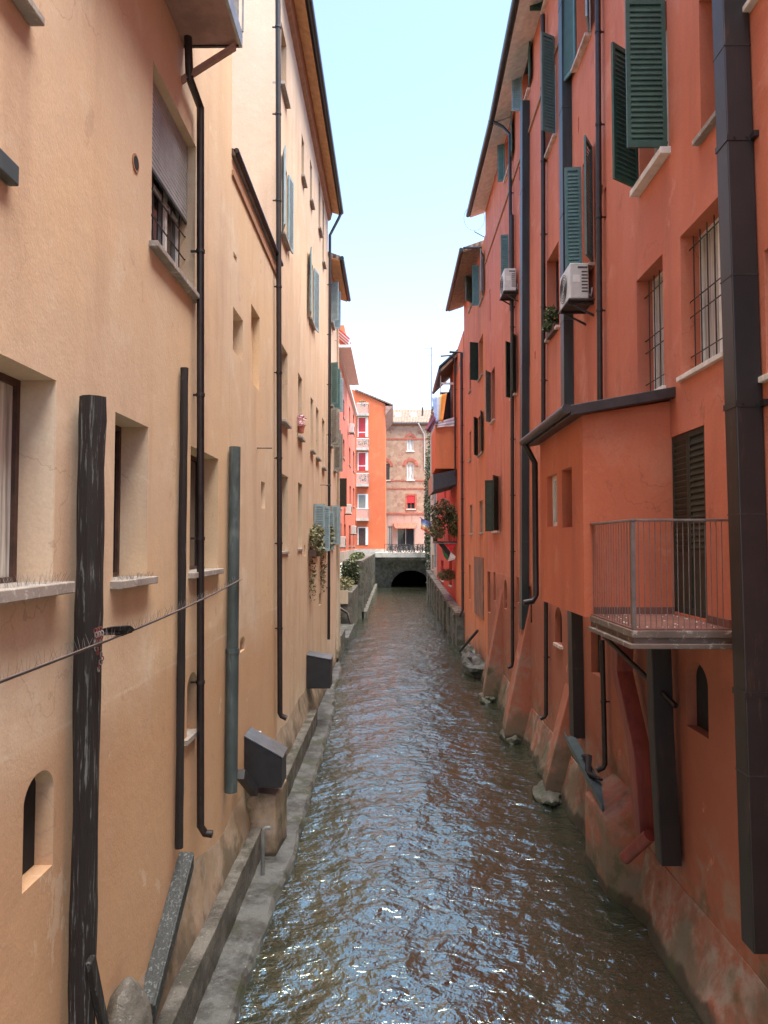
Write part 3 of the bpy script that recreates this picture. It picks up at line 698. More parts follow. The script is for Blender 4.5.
# bracket lamp at the frame edge
a = U(10, 176, x=XL+.02)
solo(MB().box(XL+.003, XL+.07, a.y-.5, a.y+.02, a.z-.06, a.z+.07), 'metal_bracket', 'zinc', 'grey green metal end poking in at the left edge of the wall', 'bracket', bevel=.008)
# rail with iron hook on tall house, black boxes
def blackbox(pxw, pyw, out, wd, h, label, lidtilt):
    y = U(pxw, 500, x=XL).y; z1 = U(pxw, pyw, x=XL).z; t = thing('black_box', label, 'box', (XL, y, z1-h), 'black boxes on the left bank')
    MB().prism([(XL+.003,y,z1-h),(XL+out,y,z1-h),(XL+out,y,z1-lidtilt),(XL+.003,y,z1)], [(XL+.003,y+wd,z1-h),(XL+out,y+wd,z1-h),(XL+out,y+wd,z1-lidtilt),(XL+.003,y+wd,z1)]).build('body', 'blackbox', t, bevel=.012)
    MB().hexa((XL+.003,y-.015,z1+.012), (out+.02,0,-lidtilt*(out+.02)/out), (0,wd+.03,0), (0,0,.022)).build('lid', 'boxlid', t, bevel=.004)
blackbox(246, 735, .62, .55, .82, 'near black sheet metal box with a sloping grey lid above the concrete block', .34)
blackbox(307, 655, .68, .8, .92, 'far black sheet metal box on the left bank with a flat grey lid', .12)
a = U(255, 735, x=XL+.05); solo(MB().box(a.x-.04,a.x+.10,a.y,a.y+.09,a.z-.07,a.z+.05), 'junction_box', 'offwhite', 'small white fitting on the wall above the near black box', 'fitting', bevel=.01)
for (p0, p1, lab) in (((257,448),(272,448.5),'thin iron rod sticking out of the ochre wall beside the long black downpipe'),((320,485),(331,486),'thin iron rod sticking out above the shuttered windows of the peach house')):
    y = U(p0[0], p0[1], x=XL).y; z = U(*p0, x=XL).z
    ex = abs(U(p1[0], p1[1], y=y).x-XL)
    solo(MB().tube([(XL-.02,y,z),(XL+ex,y+.02,z)], .014, 7), 'iron_rod', 'rust', lab, 'rod', 'iron rods in the left walls')

# --- far left: terraces, garden, pink and orange houses
def ivywall(name, c, r, n, size, label, mat='ivy', cat='ivy', group=None):
    return solo(MB().leaves(c, *r, n, size), name, mat, label, cat, group)
ta = thing('retaining_wall', 'tall grey retaining wall with ribs running to the bridge on the left', 'wall', (-2.4, 70, 0))
MB().box(-3.5, -2.1, 52, 87.9, -.6, 4.05).build('wall', 'bankstone', ta)
rb = MB()
for i in range(12): rb.box(-2.1, -1.98, 52+i*3.1, 52.5+i*3.1, -.3, 4.0)
rb.build('ribs', 'bankstone', ta)
MB().box(-2.1, -1.75, 52, 87.8, -.6, .5).build('footing', 'bankstone', ta)
solo(MB().box(-3.5, -2.35, 44, 51.98, -.6, 2.4), 'terrace', 'bankstone', 'lower garden terrace with pale plaster top edge below the ivy', 'terrace', bevel=.03)
solo(MB().box(-3.5, -2.6, 43.9, 43.99, 1.7, 2.5), 'planter_wall', 'paleplaster', 'small tan plastered wall on the lower garden terrace', 'wall')
solo(MB().box(-3.5, -2.2, 37.5, 43.85, -.6, .55), 'landing', 'stone', 'wet stone landing step by the water beyond the cream house', 'landing', bevel=.03)
solo(MB().box(-3.5, -2.35, 32.7, 37.4, -.6, 1.0), 'landing', 'stone', 'nearest stone landing tight against the cream house corner', 'landing', bevel=.03)
solo(MB().tube([(-3.3,43.8,1.6),(-2.6,43.6,1.2),(-2.35,43.4,.4)], .09, 10), 'drain_pipe', 'iron', 'dark drain pipe bending down to the water beside the terrace', 'pipe', smooth=True)
ivywall('ivy', (-2.95,51.7,3.2), (.75,.3,1.0), 900, .10, 'dark ivy hanging over the end of the left retaining wall')
ivywall('shrubs', (-3.0,47,2.7), (.6,3.2,.45), 900, .09, 'low green shrubs on the lower garden terrace', 'drygreen', 'shrubs')
ivywall('shrubs', (-2.8,60,4.25), (.5,8,.3), 900, .09, 'small shrubs along the top of the left retaining wall', 'leaf', 'shrubs')

pink = thing('pink_house', 'salmon pink house with small windows and air conditioners beyond the garden on the left', 'house', (-3.5, 55, 4))
XP = -3.5
FP = Facade(pink, -1, XP, 36, 70, G, H+12.2, mat='pinkwall')
KP = dict(d=.15, sproud=.06, sthick=.08)
def ppx(cols, rows):
    for pa, pb in cols:
        for (t, bt) in rows: pass
for pa, pb, t, bt in ((343,344.3,398,416),(349,350.3,405,425),(353,354.3,412,432),(343,344.5,438,457),(349,350.5,446,464),(353,354.5,450,470),
                      (343.5,345,480,500),(349.5,351,485,504),(353,354.5,487,506),(340,341.5,523,545),(344,345.8,524,545),(349,350.6,525,546),(353,354.6,526,546)):
    pxwin(FP, pa, pb, (pa,t), (pa,bt), frame='darkwood', **KP)
pxwin(FP, 339, 341.5, (339,478), (339,507), frame='darkgreen', shut=[('n',100,'darkgreen',.5)], **KP)
FP.build()
MB().box(XP+.002, XP+.06, 36, 70, G, G+.75).build('plinth', 'plinth', pink)
MB().box(XP+.0, XP+.22, 36, 70.2, H+12.2, H+12.4).build('parapet', 'white', pink)
MB().box(XP-6, XP-.0, 36, 70.2, H+12.2, H+12.42).build('roof', 'tile', pink)
MB().box(-5.2, -3.2, 49, 57, H+12.42, H+14.6).build('roof_tower', 'brightorange', pink)
aw = thing('striped_awning', 'red and white striped awning over the roof terrace of the pink house', 'awning', (-3.4, 52, H+12.4))
for i in range(12):
    y = 46+i*.9; MB().hexa((-3.5,y,H+13.6), (.85,0,-.75), (0,.45,0), (0,0,.03)).build('awning_stripe', 'redshut', aw)
    MB().hexa((-3.5,y+.45,H+13.6), (.85,0,-.75), (0,.45,0), (0,0,.03)).build('awning_stripe', 'white', aw)
ap = MB()
for y in (46.1, 49.5, 53, 56.6): ap.box(-2.72, -2.67, y, y+.05, H+12.4, H+12.85)
ap.build('awning_posts', 'white', aw)
MB().box(XP+.22, -2.55, 45.8, 57, H+12.25, H+12.4).build('terrace_floor', 'white', pink)

def small_ac(px, py, label):
    c = U(px, py, x=XP+.35); t = thing('air_conditioner', label, 'air conditioner', tuple(c), 'air conditioners on the pink house')
    MB().box(XP+.12, XP+.5, c.y, c.y+.9, c.z-.35, c.z+.35).build('casing', 'ac', t, bevel=.02)
    MB().tube([(XP+.515, c.y+.5+.22*math.cos(q_), c.z+.22*math.sin(q_)) for q_ in [2*math.pi*i/14 for i in range(15)]], .012, 5).build('fan_grille', 'acdark', t)
    MB().box(XP+.002, XP+.5, c.y+.1, c.y+.14, c.z-.40, c.z-.352).box(XP+.002, XP+.5, c.y+.76, c.y+.8, c.z-.40, c.z-.352).build('bracket', 'iron', t)
small_ac(349, 509, 'air conditioner highest on the pink house, right of the dark shutter')
small_ac(354, 530, 'air conditioner on the pink house nearest the orange house')
small_ac(342.5, 542, 'lowest air conditioner on the pink house beside the peach house corner')
small_ac(352, 428, 'air conditioner just under the roof edge of the pink house')
org = thing('orange_house', 'bright orange gabled house end beside the bridge with four stacked balconies', 'house', (-2.5, 90, G))
gy = 90.0
q = lambda px, py, y=gy: U(px, py, y=y)
L_, R__ = q(357,400).x, q(385.3,400).x
MB().prism([(L_-6,gy,G-.2),(R__,gy,G-.2),(R__,gy,q(385,404).z),(L_,gy,q(355,391).z),(L_-6,gy,q(355,391).z+2.2)], [(L_-6,gy+14,G-.2),(R__,gy+14,G-.2),(R__,gy+14,q(385,404).z),(L_,gy+14,q(355,391).z),(L_-6,gy+14,q(355,391).z+2.2)]).build('wall', 'brightorange', org)
zr, zl = q(393,406).z, q(355,391).z; xo = q(393,406).x
MB().prism([(L_-.2,gy-.25,zl+.04),(xo,gy-.25,zr),(xo,gy-.25,zr+.18),(L_-.2,gy-.25,zl+.22)], [(L_-.2,gy+14,zl+.04),(xo,gy+14,zr),(xo,gy+14,zr+.18),(L_-.2,gy+14,zl+.22)]).build('roof', 'tile', org)
MB().prism([(R__+.01,gy-.2,zr-.02),(xo-.05,gy-.2,zr-.02),(xo-.05,gy-.2,zr-.1),(R__+.01,gy-.2,zr-1.1)], [(R__+.01,gy+13,zr-.02),(xo-.05,gy+13,zr-.02),(xo-.05,gy+13,zr-.1),(R__+.01,gy+13,zr-1.1)]).build('soffit', 'balcony_under', org)
MB().box(L_-6, R__+.08, gy-.1, gy-.003, G-.2, q(370,549).z).build('plinth', 'plinth', org)
M['bloom'] = M['flower']
for (rt, sb, dt, db, dm) in ((405,417,418,437,'redshut'),(440,451,453,470.5,'redshut'),(474.5,487,495,509,'greyshut'),(509,521,528,545,'darkwood')):
    z0, z1, zs = q(360,db).z, q(360,dt).z, q(360,sb).z
    xl, xr = q(358.6,dt).x, q(365.5,dt).x
    dr = MB().box(xl, xr, gy-.04, gy-.002, z0, z1).build('balcony_door', dm, org)
    fm = MB().box(xl-.12, xl, gy-.06, gy-.001, z0, z1+.12); fm.box(xr, xr+.32, gy-.06, gy-.001, z0, z1+.12); fm.box(xl, xr, gy-.061, gy-.003, z1, z1+.12); fm.build('door_frame', 'white', dr)
    if dm == 'redshut': MB().box(xl, xr, gy-.055, gy-.041, z0+.5, z0+.62).build('crossbar', 'white', dr)
    bl = MB().box(q(356.5,500).x, q(368.8,500).x, gy-1.0, gy-.002, zs, zs+.28).build('balcony', 'plinth', org)
    zt_ = q(360,rt).z; rr = MB(); xa, xb = q(356.8,500,gy-1).x, q(368.4,500,gy-1).x
    for i in range(13):
        xx = xa+(xb-xa)*i/12; rr.box(xx-.018, xx+.018, gy-.98, gy-.94, zs+.28, zt_)
    for i in range(7):
        yy = gy-.98+i*.15; rr.box(xb-.02, xb+.02, yy, yy+.03, zs+.28, zt_)
    rr.box(xa-.04, xb+.04, gy-1.0, gy-.92, zt_, zt_+.08); rr.box(xb-.04, xb+.04, gy-.92, gy-.01, zt_+.002, zt_+.082)
    rr.build('railing', 'white', bl)
for (rt, lab) in ((443,'flowers in pots on the second balcony from the top of the orange house'),(478,'plants on the third balcony from the top of the orange house'),(404,'dry plants on the top balcony of the orange house')):
    c = q(363, rt, gy-.8); solo(MB().leaves((c.x,c.y,c.z), .65, .25, .5, 160, .10), 'balcony_plants', 'drygreen', lab, 'plants', 'plants on the orange house balconies')

st = thing('rubble_stone_house', 'rubble stone house closing the canal view with red brick arches and a shop below', 'house', (2.5, 106, G))
sy = 106.0; sq = lambda px, py: U(px, py, y=sy)
wx0, wx1 = -3.5, 9.0; ze = sq(400,423).z
wl = MB()                                     # front wall with real openings
ops = []
def op(pa, pb, t, bt): a = sq(pa, t); b = sq(pb, bt); ops.append((a.x, b.x, b.z, a.z)); return ops[-1]
o1 = op(407,413.6,439,451); o2 = op(407,414,464,480); o3 = op(407,415,495.5,509); o4 = op(397,414.5,526,551); o5 = op(388,392.5,526,551); o6 = op(381,389.5,464,480)
zm = sq(400,513).z
def grid_wall(x0, x1, z0, z1, name, mat):
    xs = sorted({x0, x1, *[v for o in ops for v in o[:2] if x0 < v < x1]}); zs = sorted({z0, z1, *[v for o in ops for v in o[2:] if z0 < v < z1]}); mb = MB()
    for i in range(len(xs)-1):
        for j in range(len(zs)-1):
            xc, zc = (xs[i]+xs[i+1])/2, (zs[j]+zs[j+1])/2
            if not any(o[0] < xc < o[1] and o[2] < zc < o[3] for o in ops): mb.box(xs[i], xs[i+1], sy, sy+.4, zs[j], zs[j+1])
    mb.build(name, mat, st)
grid_wall(wx0, wx1, zm, ze, 'wall', 'rubble'); grid_wall(wx0, wx1, G-.1, zm-.002, 'ground_floor_wall', 'pinkpale')
MB().box(wx0, wx1, sy+.45, sy+9, G-.1, ze-.01).build('core', 'dark', st)
bd = MB()
for yy in (439, 480.5, 488.5): zc = sq(400,yy).z; bd.box(wx0, wx1, sy-.06, sy-.001, zc-.10, zc+.10)
bd.build('string_courses', 'redbrick', st)
zc = sq(400,513.5).z; MB().box(wx0, wx1, sy-.12, sy-.001, zc-.14, zc+.1).build('cornice', 'redbrick', st)
def brickarch(px, py, rpx, tpx, par, legs=0):
    c = sq(px, py); r = rpx/FPX*sy; t = tpx/FPX*sy; n = 14; mb = MB()
    for i in range(n):
        a0, a1 = math.pi*i/n, math.pi*(i+1)/n
        f = lambda rr, a: (c.x+rr*math.cos(a), c.z+rr*math.sin(a))
        P4 = [f(r,a0), f(r,a1), f(r+t,a1), f(r+t,a0)]
        mb.prism([(x, sy-.09, z) for x, z in P4], [(x, sy-.0015, z) for x, z in P4])
    mb.build('brick_arch', 'redbrick', par)
def swin(o, frame, pane, sillon=True):
    x0, x1, z0, z1 = o; f = .1; mb = MB().box(x0, x0+f, sy+.14, sy+.22, z0, z1).box(x1-f, x1, sy+.14, sy+.22, z0, z1).box(x0+f, x1-f, sy+.14, sy+.22, z0, z0+f).box(x0+f, x1-f, sy+.14, sy+.22, z1-f, z1).box((x0+x1)/2-.04, (x0+x1)/2+.04, sy+.13, sy+.22, z0+f, z1-f)
    w = mb.build('window', frame, st); MB().box(x0+.03, x1-.03, sy+.2, sy+.215, z0+.03, z1-.03).build('pane', pane, w)
    if sillon: MB().box(x0-.15, x1+.15, sy-.12, sy+.13, z0-.12, z0+.01).build('sill', 'whitesill', w)
    return w
wa = swin(o1, 'white', 'curtain'); brickarch(410.3, 439.5, 3.6, 2.6, wa)
wb = swin(o2, 'white', 'curtain'); brickarch(410.5, 466, 5, 3, wb)
wc = swin(o6, 'darkwood', 'glass'); brickarch(385, 466, 5, 3, wc)
wd_ = swin(o3, 'redbrick', 'glass'); x0, x1, z0, z1 = o3
MB().box(x0+.05, x1-.05, sy+.02, sy+.06, z0+(z1-z0)*.45, z1-.02).build('awning_blind', 'redshut', wd_)
sr = MB()
for a_ in ((x0-.25,x0,z0-.25,z1+.25),(x1,x1+.25,z0-.25,z1+.25),(x0,x1,z1,z1+.25),(x0,x1,z0-.25,z0-.13)): sr.box(a_[0], a_[1], sy-.05, sy-.002, a_[2], a_[3])
sr.build('surround', 'redbrick', wd_)
swin(o4, 'offwhite', 'glass', False); swin(o5, 'offwhite', 'greyshut', False)
a, b_ = sq(393,523), sq(417,528); MB().prism([(a.x,sy-.005,a.z),(b_.x,sy-.005,a.z),(b_.x-.3,sy-1.0,b_.z),(a.x+.3,sy-1.0,b_.z)], [(a.x,sy-.005,a.z-.12),(b_.x,sy-.005,a.z-.12),(b_.x-.3,sy-1.0,b_.z-.12),(a.x+.3,sy-1.0,b_.z-.12)]).build('shop_canopy', 'redbrick', st)
MB().prism([(wx0-.3,sy-.7,ze+.05),(wx0-.3,sy+5,ze+2.9),(wx0-.3,sy+5,ze+2.6),(wx0-.3,sy-.7,ze-.1)], [(wx1+.3,sy-.7,ze+.05),(wx1+.3,sy+5,ze+2.9),(wx1+.3,sy+5,ze+2.6),(wx1+.3,sy-.7,ze-.1)]).build('roof', 'tile', st)
MB().prism([(wx0,sy-.55,ze-.16),(wx0,sy-.002,ze-.45),(wx0,sy-.002,ze-.1)], [(wx1,sy-.55,ze-.16),(wx1,sy-.002,ze-.45),(wx1,sy-.002,ze-.1)]).build('soffit', 'woodsoffit', st)
for px in (398, 414): c = sq(px, 416); MB().box(c.x-.45, c.x+.45, sy+1.5, sy+2.3, ze+1.1, ze+1.75).build('roof_light', 'white', st)
a = sq(423, 413); MB().tube([(a.x,sy+2,a.z-.6),(a.x,sy+2,a.z+1.2)], .12, 8).build('chimney_pipe', 'iron', st)
pipe(st, [sq(418,424)+Vector((0,-.7,0)), sq(424,434)+Vector((0,-.12,0)), sq(424.5,470)+Vector((0,-.12,0))], .09, 'offwhite', clips=False)

# --- the bridge
br = thing('bridge', 'grey concrete slab bridge over a stone arch at the far end of the canal', 'bridge', (1.2, 90, 0))
by0 = 88.0; bq = lambda px, py: U(px, py, y=by0)
zt2, zb2 = bq(400,552.5).z, bq(400,557.5).z
MB().box(-2.0, 5.2, by0, by0+14, zb2, zt2).build('deck', 'plinth', br, bevel=.03)
MB().box(-1.0, 5.0, by0+.4, by0+1.2, zb2-.35, zb2-.002).build('beam', 'bankstone', br)
ay = 90.5; ac = U(411, 587, y=ay); ra = 20/FPX*ay; zz_ = ac.z
n = 16; mb = MB(); pts = [(ac.x+ra*math.cos(math.pi*i/n), -.1+ra*.85*math.sin(math.pi*i/n)) for i in range(n+1)]
for i in range(n):
    (xa, za), (xb, zb_) = pts[i], pts[i+1]
    mb.prism([(xa,ay,za),(xb,ay,zb_),(xb,ay,3.6),(xa,ay,3.6)], [(xa,ay+9,za),(xb,ay+9,zb_),(xb,ay+9,3.6),(xa,ay+9,3.6)])
mb.box(-3, pts[-1][0], ay, ay+9, -.6, 3.6); mb.box(pts[0][0], 5.6, ay, ay+9, -.6, 3.6)
mb.build('arch_wall', 'bankstone', br)
ar = MB()
for i in range(n):
    a0, a1 = math.pi*i/n+.02, math.pi*(i+1)/n-.02; f = lambda rr, a: (ac.x+rr*math.cos(a), -.1+rr*.85*math.sin(a)); P4 = [f(ra,a0), f(ra,a1), f(ra+.35,a1), f(ra+.35,a0)]
    ar.prism([(x, ay-.06, z) for x, z in P4], [(x, ay-.002, z) for x, z in P4])
ar.build('arch_ring', 'stone', br)
MB().box(-3, 6, ay+9, ay+9.3, -1, 4).build('tunnel_back', 'dark', br)
rl = MB(); xa, xb = -.9, 4.6
for i in range(12): x_ = xa+(xb-xa)*i/11; rl.box(x_-.02, x_+.02, by0+.1, by0+.14, zt2, zt2+.95)
rl.box(xa, xb, by0+.08, by0+.16, zt2+.95, zt2+1.0); rl.build('railing', 'iron', br)
# bicycles on the bridge
def bicycle(x, y, z, rz):
    t = thing('bicycle', 'dark bicycle parked at the bridge railing', 'bicycle', (x, y, z), 'bicycles parked on the far bridge'); t.rotation_euler = (0, 0, 0)
    ca, sa = math.cos(rz), math.sin(rz); W = lambda u, h, s=0: (x+u*ca-s*sa, y+u*sa+s*ca, z+h)
    for u in (-.52, .52):
        tm = MB().tube([W(u+.33*math.cos(a), .34+.33*math.sin(a)) for a in [2*math.pi*i/16 for i in range(17)]], .035, 6)
        wh = tm.build('wheel', 'acdark', t); sp = MB()
        for i in range(8): a = math.pi*i/8; sp.tube([W(u-.32*math.cos(a), .34-.32*math.sin(a)), W(u+.32*math.cos(a), .34+.32*math.sin(a))], .004, 4)
        sp.build('spokes', 'steel', wh)
    f = MB()
    for a, b in (((-.52,.34),(-.1,.32)),((-.1,.32),(-.25,.85)),((-.52,.34),(-.25,.75)),((-.25,.72),(.36,.8)),((-.1,.32),(.36,.7)),((.33,.9),(.52,.34))): f.tube([W(*a), W(*b)], .032, 6)
    f.build('frame', random.choice(('flue','iron','acdark')), t)
    MB().hexa(W(-.38,.86,-.07), Vector(W(-.12,.88,-.07))-Vector(W(-.38,.86,-.07)), Vector(W(0,0,.14))-Vector(W(0,0,0)), (0,0,.05)).build('saddle', 'acdark', t)
    MB().tube([W(.3,1.0,-.28), W(.38,.98,-.1), W(.34,.96,0), W(.38,.98,.1), W(.3,1.0,.28)], .016, 6).build('handlebar', 'iron', t)
    return t
for i in range(14):
    bicycle(-.1+i*.33, by0+.75+(i % 3)*.5, zt2, R(random.choice((20, 160, 75, 105, 50, 130))))

# ================================================================== RIGHT SIDE
big = thing('red_house', 'long tall red house filling the right side, with green shutters and dark square flues', 'house', (XR, 12, 0))
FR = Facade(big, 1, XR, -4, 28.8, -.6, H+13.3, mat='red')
K = dict(d=.22, sproud=.09, sill='pinksill')
rz0, rz1 = 5.2, 7.12
win(FR, 9.70, 10.85, H+rz0+.05, H+rz1+.2, d=.22, frame='offwhite', sill='whitesill', sproud=.14, sthick=.08, shut=[('n',90,'green',.54),('f',54,'green',.58)])
pxwin(FR, 637, 663.5, (663,253), (663,388), frame='white', pane='curtain', sill='whitesill', d=.24, sproud=.06, bars={'n':5,'off':-.15,'h':(.14,.4,.5,.86)})
a = U(680,237,x=XR); win(FR, U(724,300,x=XR).y, a.y, U(680,379,x=XR).z, a.z, frame='white', pane='curtain', sill='whitesill', d=.24, sproud=.06, bars={'n':6,'off':-.13,'h':(.14,.42,.53,.9)})
win(FR, 6.3, U(765,300,x=XR).y, U(762,379,x=XR).z, H+2.9, frame='white', sill='whitesill', d=.24, sproud=.06)
win(FR, 6.6, U(752,5,x=XR).y, U(750,8,x=XR).z, U(750,8,x=XR).z+1.9, frame='white', sill='whitesill', d=.24, sproud=.08)
win(FR, 7.9, U(701,130,x=XR).y, U(701,140,x=XR).z, U(701,140,x=XR).z+1.7, frame='white', sill='sill', d=.24, sproud=.09)
# top floor
pxwin(FR, 544, 550, (550,-60), (544,12), shut=[('f',90,'green',.33)], **K)
pxwin(FR, 523, 530, (523,60), (523,112), shut=[('f',90,'blueshut',.30),('n',172,'green')], frame='white', **K)
pxwin(FR, 505.8, 512, (506,142), (506,181), shut=[('n',172,'tealshut'),('f',110,'tealshut',.25)], frame='white', **K)
pxwin(FR, 545, 556, (545,68), (545,163), shut=[('n',118,'tealshut',.38)], frame='white', **K)
pxwin(FR, 576.5, 590, (577,-50), (577,69), shut=[('f',165,'tealshut',.5),('n',160,'blueshut',.5)], frame='white', pane='curtain', **{**K,'sproud':.12})
pxwin(FR, 583, 593.5, (593.5,144), (583,279), shut=[('f',95,'tealshut',.32),('n',150,'tealshut',.45)], frame='white', **{**K,'sproud':.12})
w7 = pxwin(FR, 547, 559, (559,240), (547,342), frame='darkwood', **K)
pxwin(FR, 509.5, 514, (510,232), (510,285), shut=[('f',100,'tealshut',.25)], frame='darkwood', **K)
pxwin(FR, 512, 516.5, (512,342), (512,399), shut=[('f',40,'darkgreen',.30),('n',155,'darkgreen',.4)], frame='darkwood', **K)
pxwin(FR, 491.5, 495, (492,371), (492,423), shut=[('f',30,'greyshut',.5)], frame='darkwood', **K)
pxwin(FR, 493.5, 499, (494,479), (492,532), shut=[('n',158,'darkgreen'),('f',120,'darkgreen',.3)], frame='darkwood', **K)
for pa, pb, t, bt in ((489.6,490.5,290,322),(528.5,529.8,338,368),(519,520,168,182),(534.6,535.6,352,360),(578,579,118,134),(601.5,603,186,196),(604,606.5,190,222),(620,622,98,104),(612,613.5,84,92)):
    niche(FR, pa, pb, (pa,t), (pa,bt), .1)
for pa, pb, t, bt, ar_ in ((486.8,490.3,571,611,False),(493.5,495.5,572,600,False),(504,507,579,608,True),(516.5,519,577,602,False),(528.7,532,585,622,True),(555,562,606,642,True),(591,601,612,672,True),(686,708,658,725,True)):
    niche(FR, pa, pb, (pa,t), (pa,bt), .16, ar_)
# balcony door opening filled by closed louvred shutters
DY0, DY1 = U(705.5,500,x=XR).y, U(671.8,500,x=XR).y
DZ0, DZ1 = H-.90, U(671.8,437,x=XR).z
FR.hole(DY0, DY1, DZ0, DZ1, .12)
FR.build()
dr = MB().box(XR+.07, XR+.1, DY0+.01, DY1-.01, DZ0+.01, DZ1-.01).build('balcony_door', 'darkgreen', big)
mid = (DY0+DY1)/2
shutter(dr, XR+.03, DY0+.005, DZ0+.01, DZ1-.01, mid-DY0-.008, 0, 1, 'darkgreen', .075, solidlow=.72)
shutter(dr, XR+.03, DY1-.005, DZ0+.01, DZ1-.01, mid-DY0-.008, 0, -1, 'darkgreen', .075, solidlow=.72)
for px, py in ((702,430),(706.5,447)):
    pass
solo(MB().tube([(XR-.01,9.72,H+5.35),(XR-.16,9.72,H+5.36)], .02, 8).tube([(XR-.16,9.72,H+5.36),(XR-.18,9.72,H+5.36)], .035, 8), 'shutter_holder', 'iron', 'small iron peg beside the big open green shutter', 'peg')
eave(big, 1, XR, 5, 22.3, H+12.98, .62, 'whitesoffit', outs=(.9,.56))
eave(big, 1, XR, 22.35, 29.0, H+12.98, .62, 'whitesoffit', outs=(.56,.60))
mo = MB(); mo.box(XR-.045, XR-.001, 5, 28.78, H+10.98, H+11.06); mo.build('string_course', 'cornice', big)
# lower battered footing
fp = MB(); A = []
for i in range(120):
    y = -2+i*.26; dx = .10*noise.noise(Vector((y*.9, 2, 2)))+.04*noise.noise(Vector((y*3.1, 2, 2))); top = .95+.10*noise.noise(Vector((y*.5, 7, 2)))
    A.append([(XR+.1,y,top),(XR-.012,y,top-.03),(XR-.07+dx*.4,y,.70),(XR-.16+dx,y,.35+dx),(XR-.26+dx*1.6,y,.05),(XR-.34,y,-.6)])
fp.add([p for r in A for p in r], [(j*6+i, (j+1)*6+i, (j+1)*6+i+1, j*6+i+1) for j in range(119) for i in range(5)])
M['footred'] = stucco('foot_red_plaster', (.33,.10,.06), (.22,.09,.06), (.34,.17,.12), stain=(.10,.06,.045), pale=(.30,.26,.22), seed=14, damp=1.5)
fp.build('footing', 'footred', big)
# pipes and flues in view order
vpipe(big, 1, 597.5, -60, 600, 404, .05, 'pipe', boot=False)
flue(big, 1, 557.5, -90, 561, 430, .30, .20, 'flue', 'square_flue')
flue(big, 1, 567, 600, 569.5, 734, .34, .22, 'beam', 'square_flue')
flue(big, 1, 520, 108, 519.5, 628, .36, .2, 'flue', 'square_flue')
vpipe(big, 1, 512, 215, 512.5, 664, .055)
vpipe(big, 1, 543, 15, 543.5, 600, .055, boot=False)
vpipe(big, 1, 546, 600, 546, 714, .05)
a = U(499.5, 116, x=3.15); b_ = U(513.5, 128, x=XR-.1)
pipe(big, [(3.15, 22.3, H+12.95), (3.4, 22.2, H+12.75), (XR-.1, 22.1, H+12.45), (XR-.1, 22.1, H+7)], .05, 'gutter', side=1)
vpipe(big, 1, 602, 640, 605, 764, .045)
# big dark steel beam nearest the viewer
xo = 3.42; a, b_ = U(711, -10, x=xo), U(741, 940, x=xo)
a = a+(a-b_)*.12
bm_ = thing('steel_beam', 'massive dark steel box beam standing off the red wall at the right edge', 'beam', tuple(b_))
L = .26
MB().prism([(xo,a.y,a.z),(xo,a.y-L,a.z),(XR-.012,a.y-L,a.z),(XR-.012,a.y,a.z)], [(xo,b_.y,b_.z),(xo,b_.y-L,b_.z),(XR-.012,b_.y-L,b_.z),(XR-.012,b_.y,b_.z)]).build('beam', 'beam', bm_, bevel=.012)
c = a.lerp(b_, .44); jt = MB()
for f_ in (.18, .40, .62, .85):
    c = a.lerp(b_, f_); jt.box(xo-.004, XR-.01, c.y-L-.004, c.y+.004, c.z-.006, c.z+.006)
jt.build('joint_seams', 'iron', bm_)
for f_ in (.27, .52, .78):
    c = a.lerp(b_, f_); sp_ = MB().box(xo-.008, XR-.002, c.y-L-.008, c.y+.008, c.z-.03, c.z+.03).box(XR-.05, XR-.001, c.y-L-.09, c.y-L-.007, c.z-.03, c.z+.03)
    for dx in (.07, .2): sp_.tube([(xo+dx, c.y-L-.02, c.z), (xo+dx, c.y-L-.006, c.z)], .012, 8)
    sp_.build('strap', 'beam', bm_)

# the projecting bay
XB = 2.53
FB = Facade(big, 1, XB, 9.8, 12.6, H-.97, H+1.74, back=XR-XB-.003, mat='baywall', name='bay_wall')
pxwin(FB, 547, 557, (547,477), (547,527), frame='white', pane='curtain', sill=None, d=.09, mull=0, ft=.07)
pxwin(FB, 562, 572, (572,466), (572,527), frame='darkwood', sill=None, d=.18, mull=0)
FB.build()
y0, y1 = 9.6, 12.85; xe = 2.33
MB().prism([(xe,y0,H+1.66),(XR-.003,y0,H+1.90),(XR-.003,y0,H+2.04),(xe,y0,H+1.80)], [(xe,y1,H+1.66),(XR-.003,y1,H+1.90),(XR-.003,y1,H+2.04),(xe,y1,H+1.80)]).build('bay_roof', 'bayroof', big, bevel=.01)
MB().tube([(xe-.05,y0,H+1.75),(xe-.05,y1,H+1.75)], .065, 10).build('bay_gutter', 'bayroof', big, smooth=True)
a = U(538.5, 465, x=XB-.07); b_ = U(538.5, 596, x=XB-.07)
pipe(big, [(xe-.04, y1-.15, H+1.7), (xe+.02, y1-.2, H+1.55), (a.x, 12.72, H+1.38), (a.x, 12.72, b_.z), (a.x-.06, 12.7, b_.z-.1), (a.x-.22, 12.68, b_.z-.13)], .052, side=1, clips=False)
MB().prism([(XB,9.801,H+1.742),(XR-.004,9.801,H+1.742),(XR-.004,9.801,H+1.885),(XB,9.801,H+1.70)], [(XB,12.599,H+1.742),(XR-.004,12.599,H+1.742),(XR-.004,12.599,H+1.885),(XB,12.599,H+1.70)]).build('bay_wall_top', 'baywall', big)
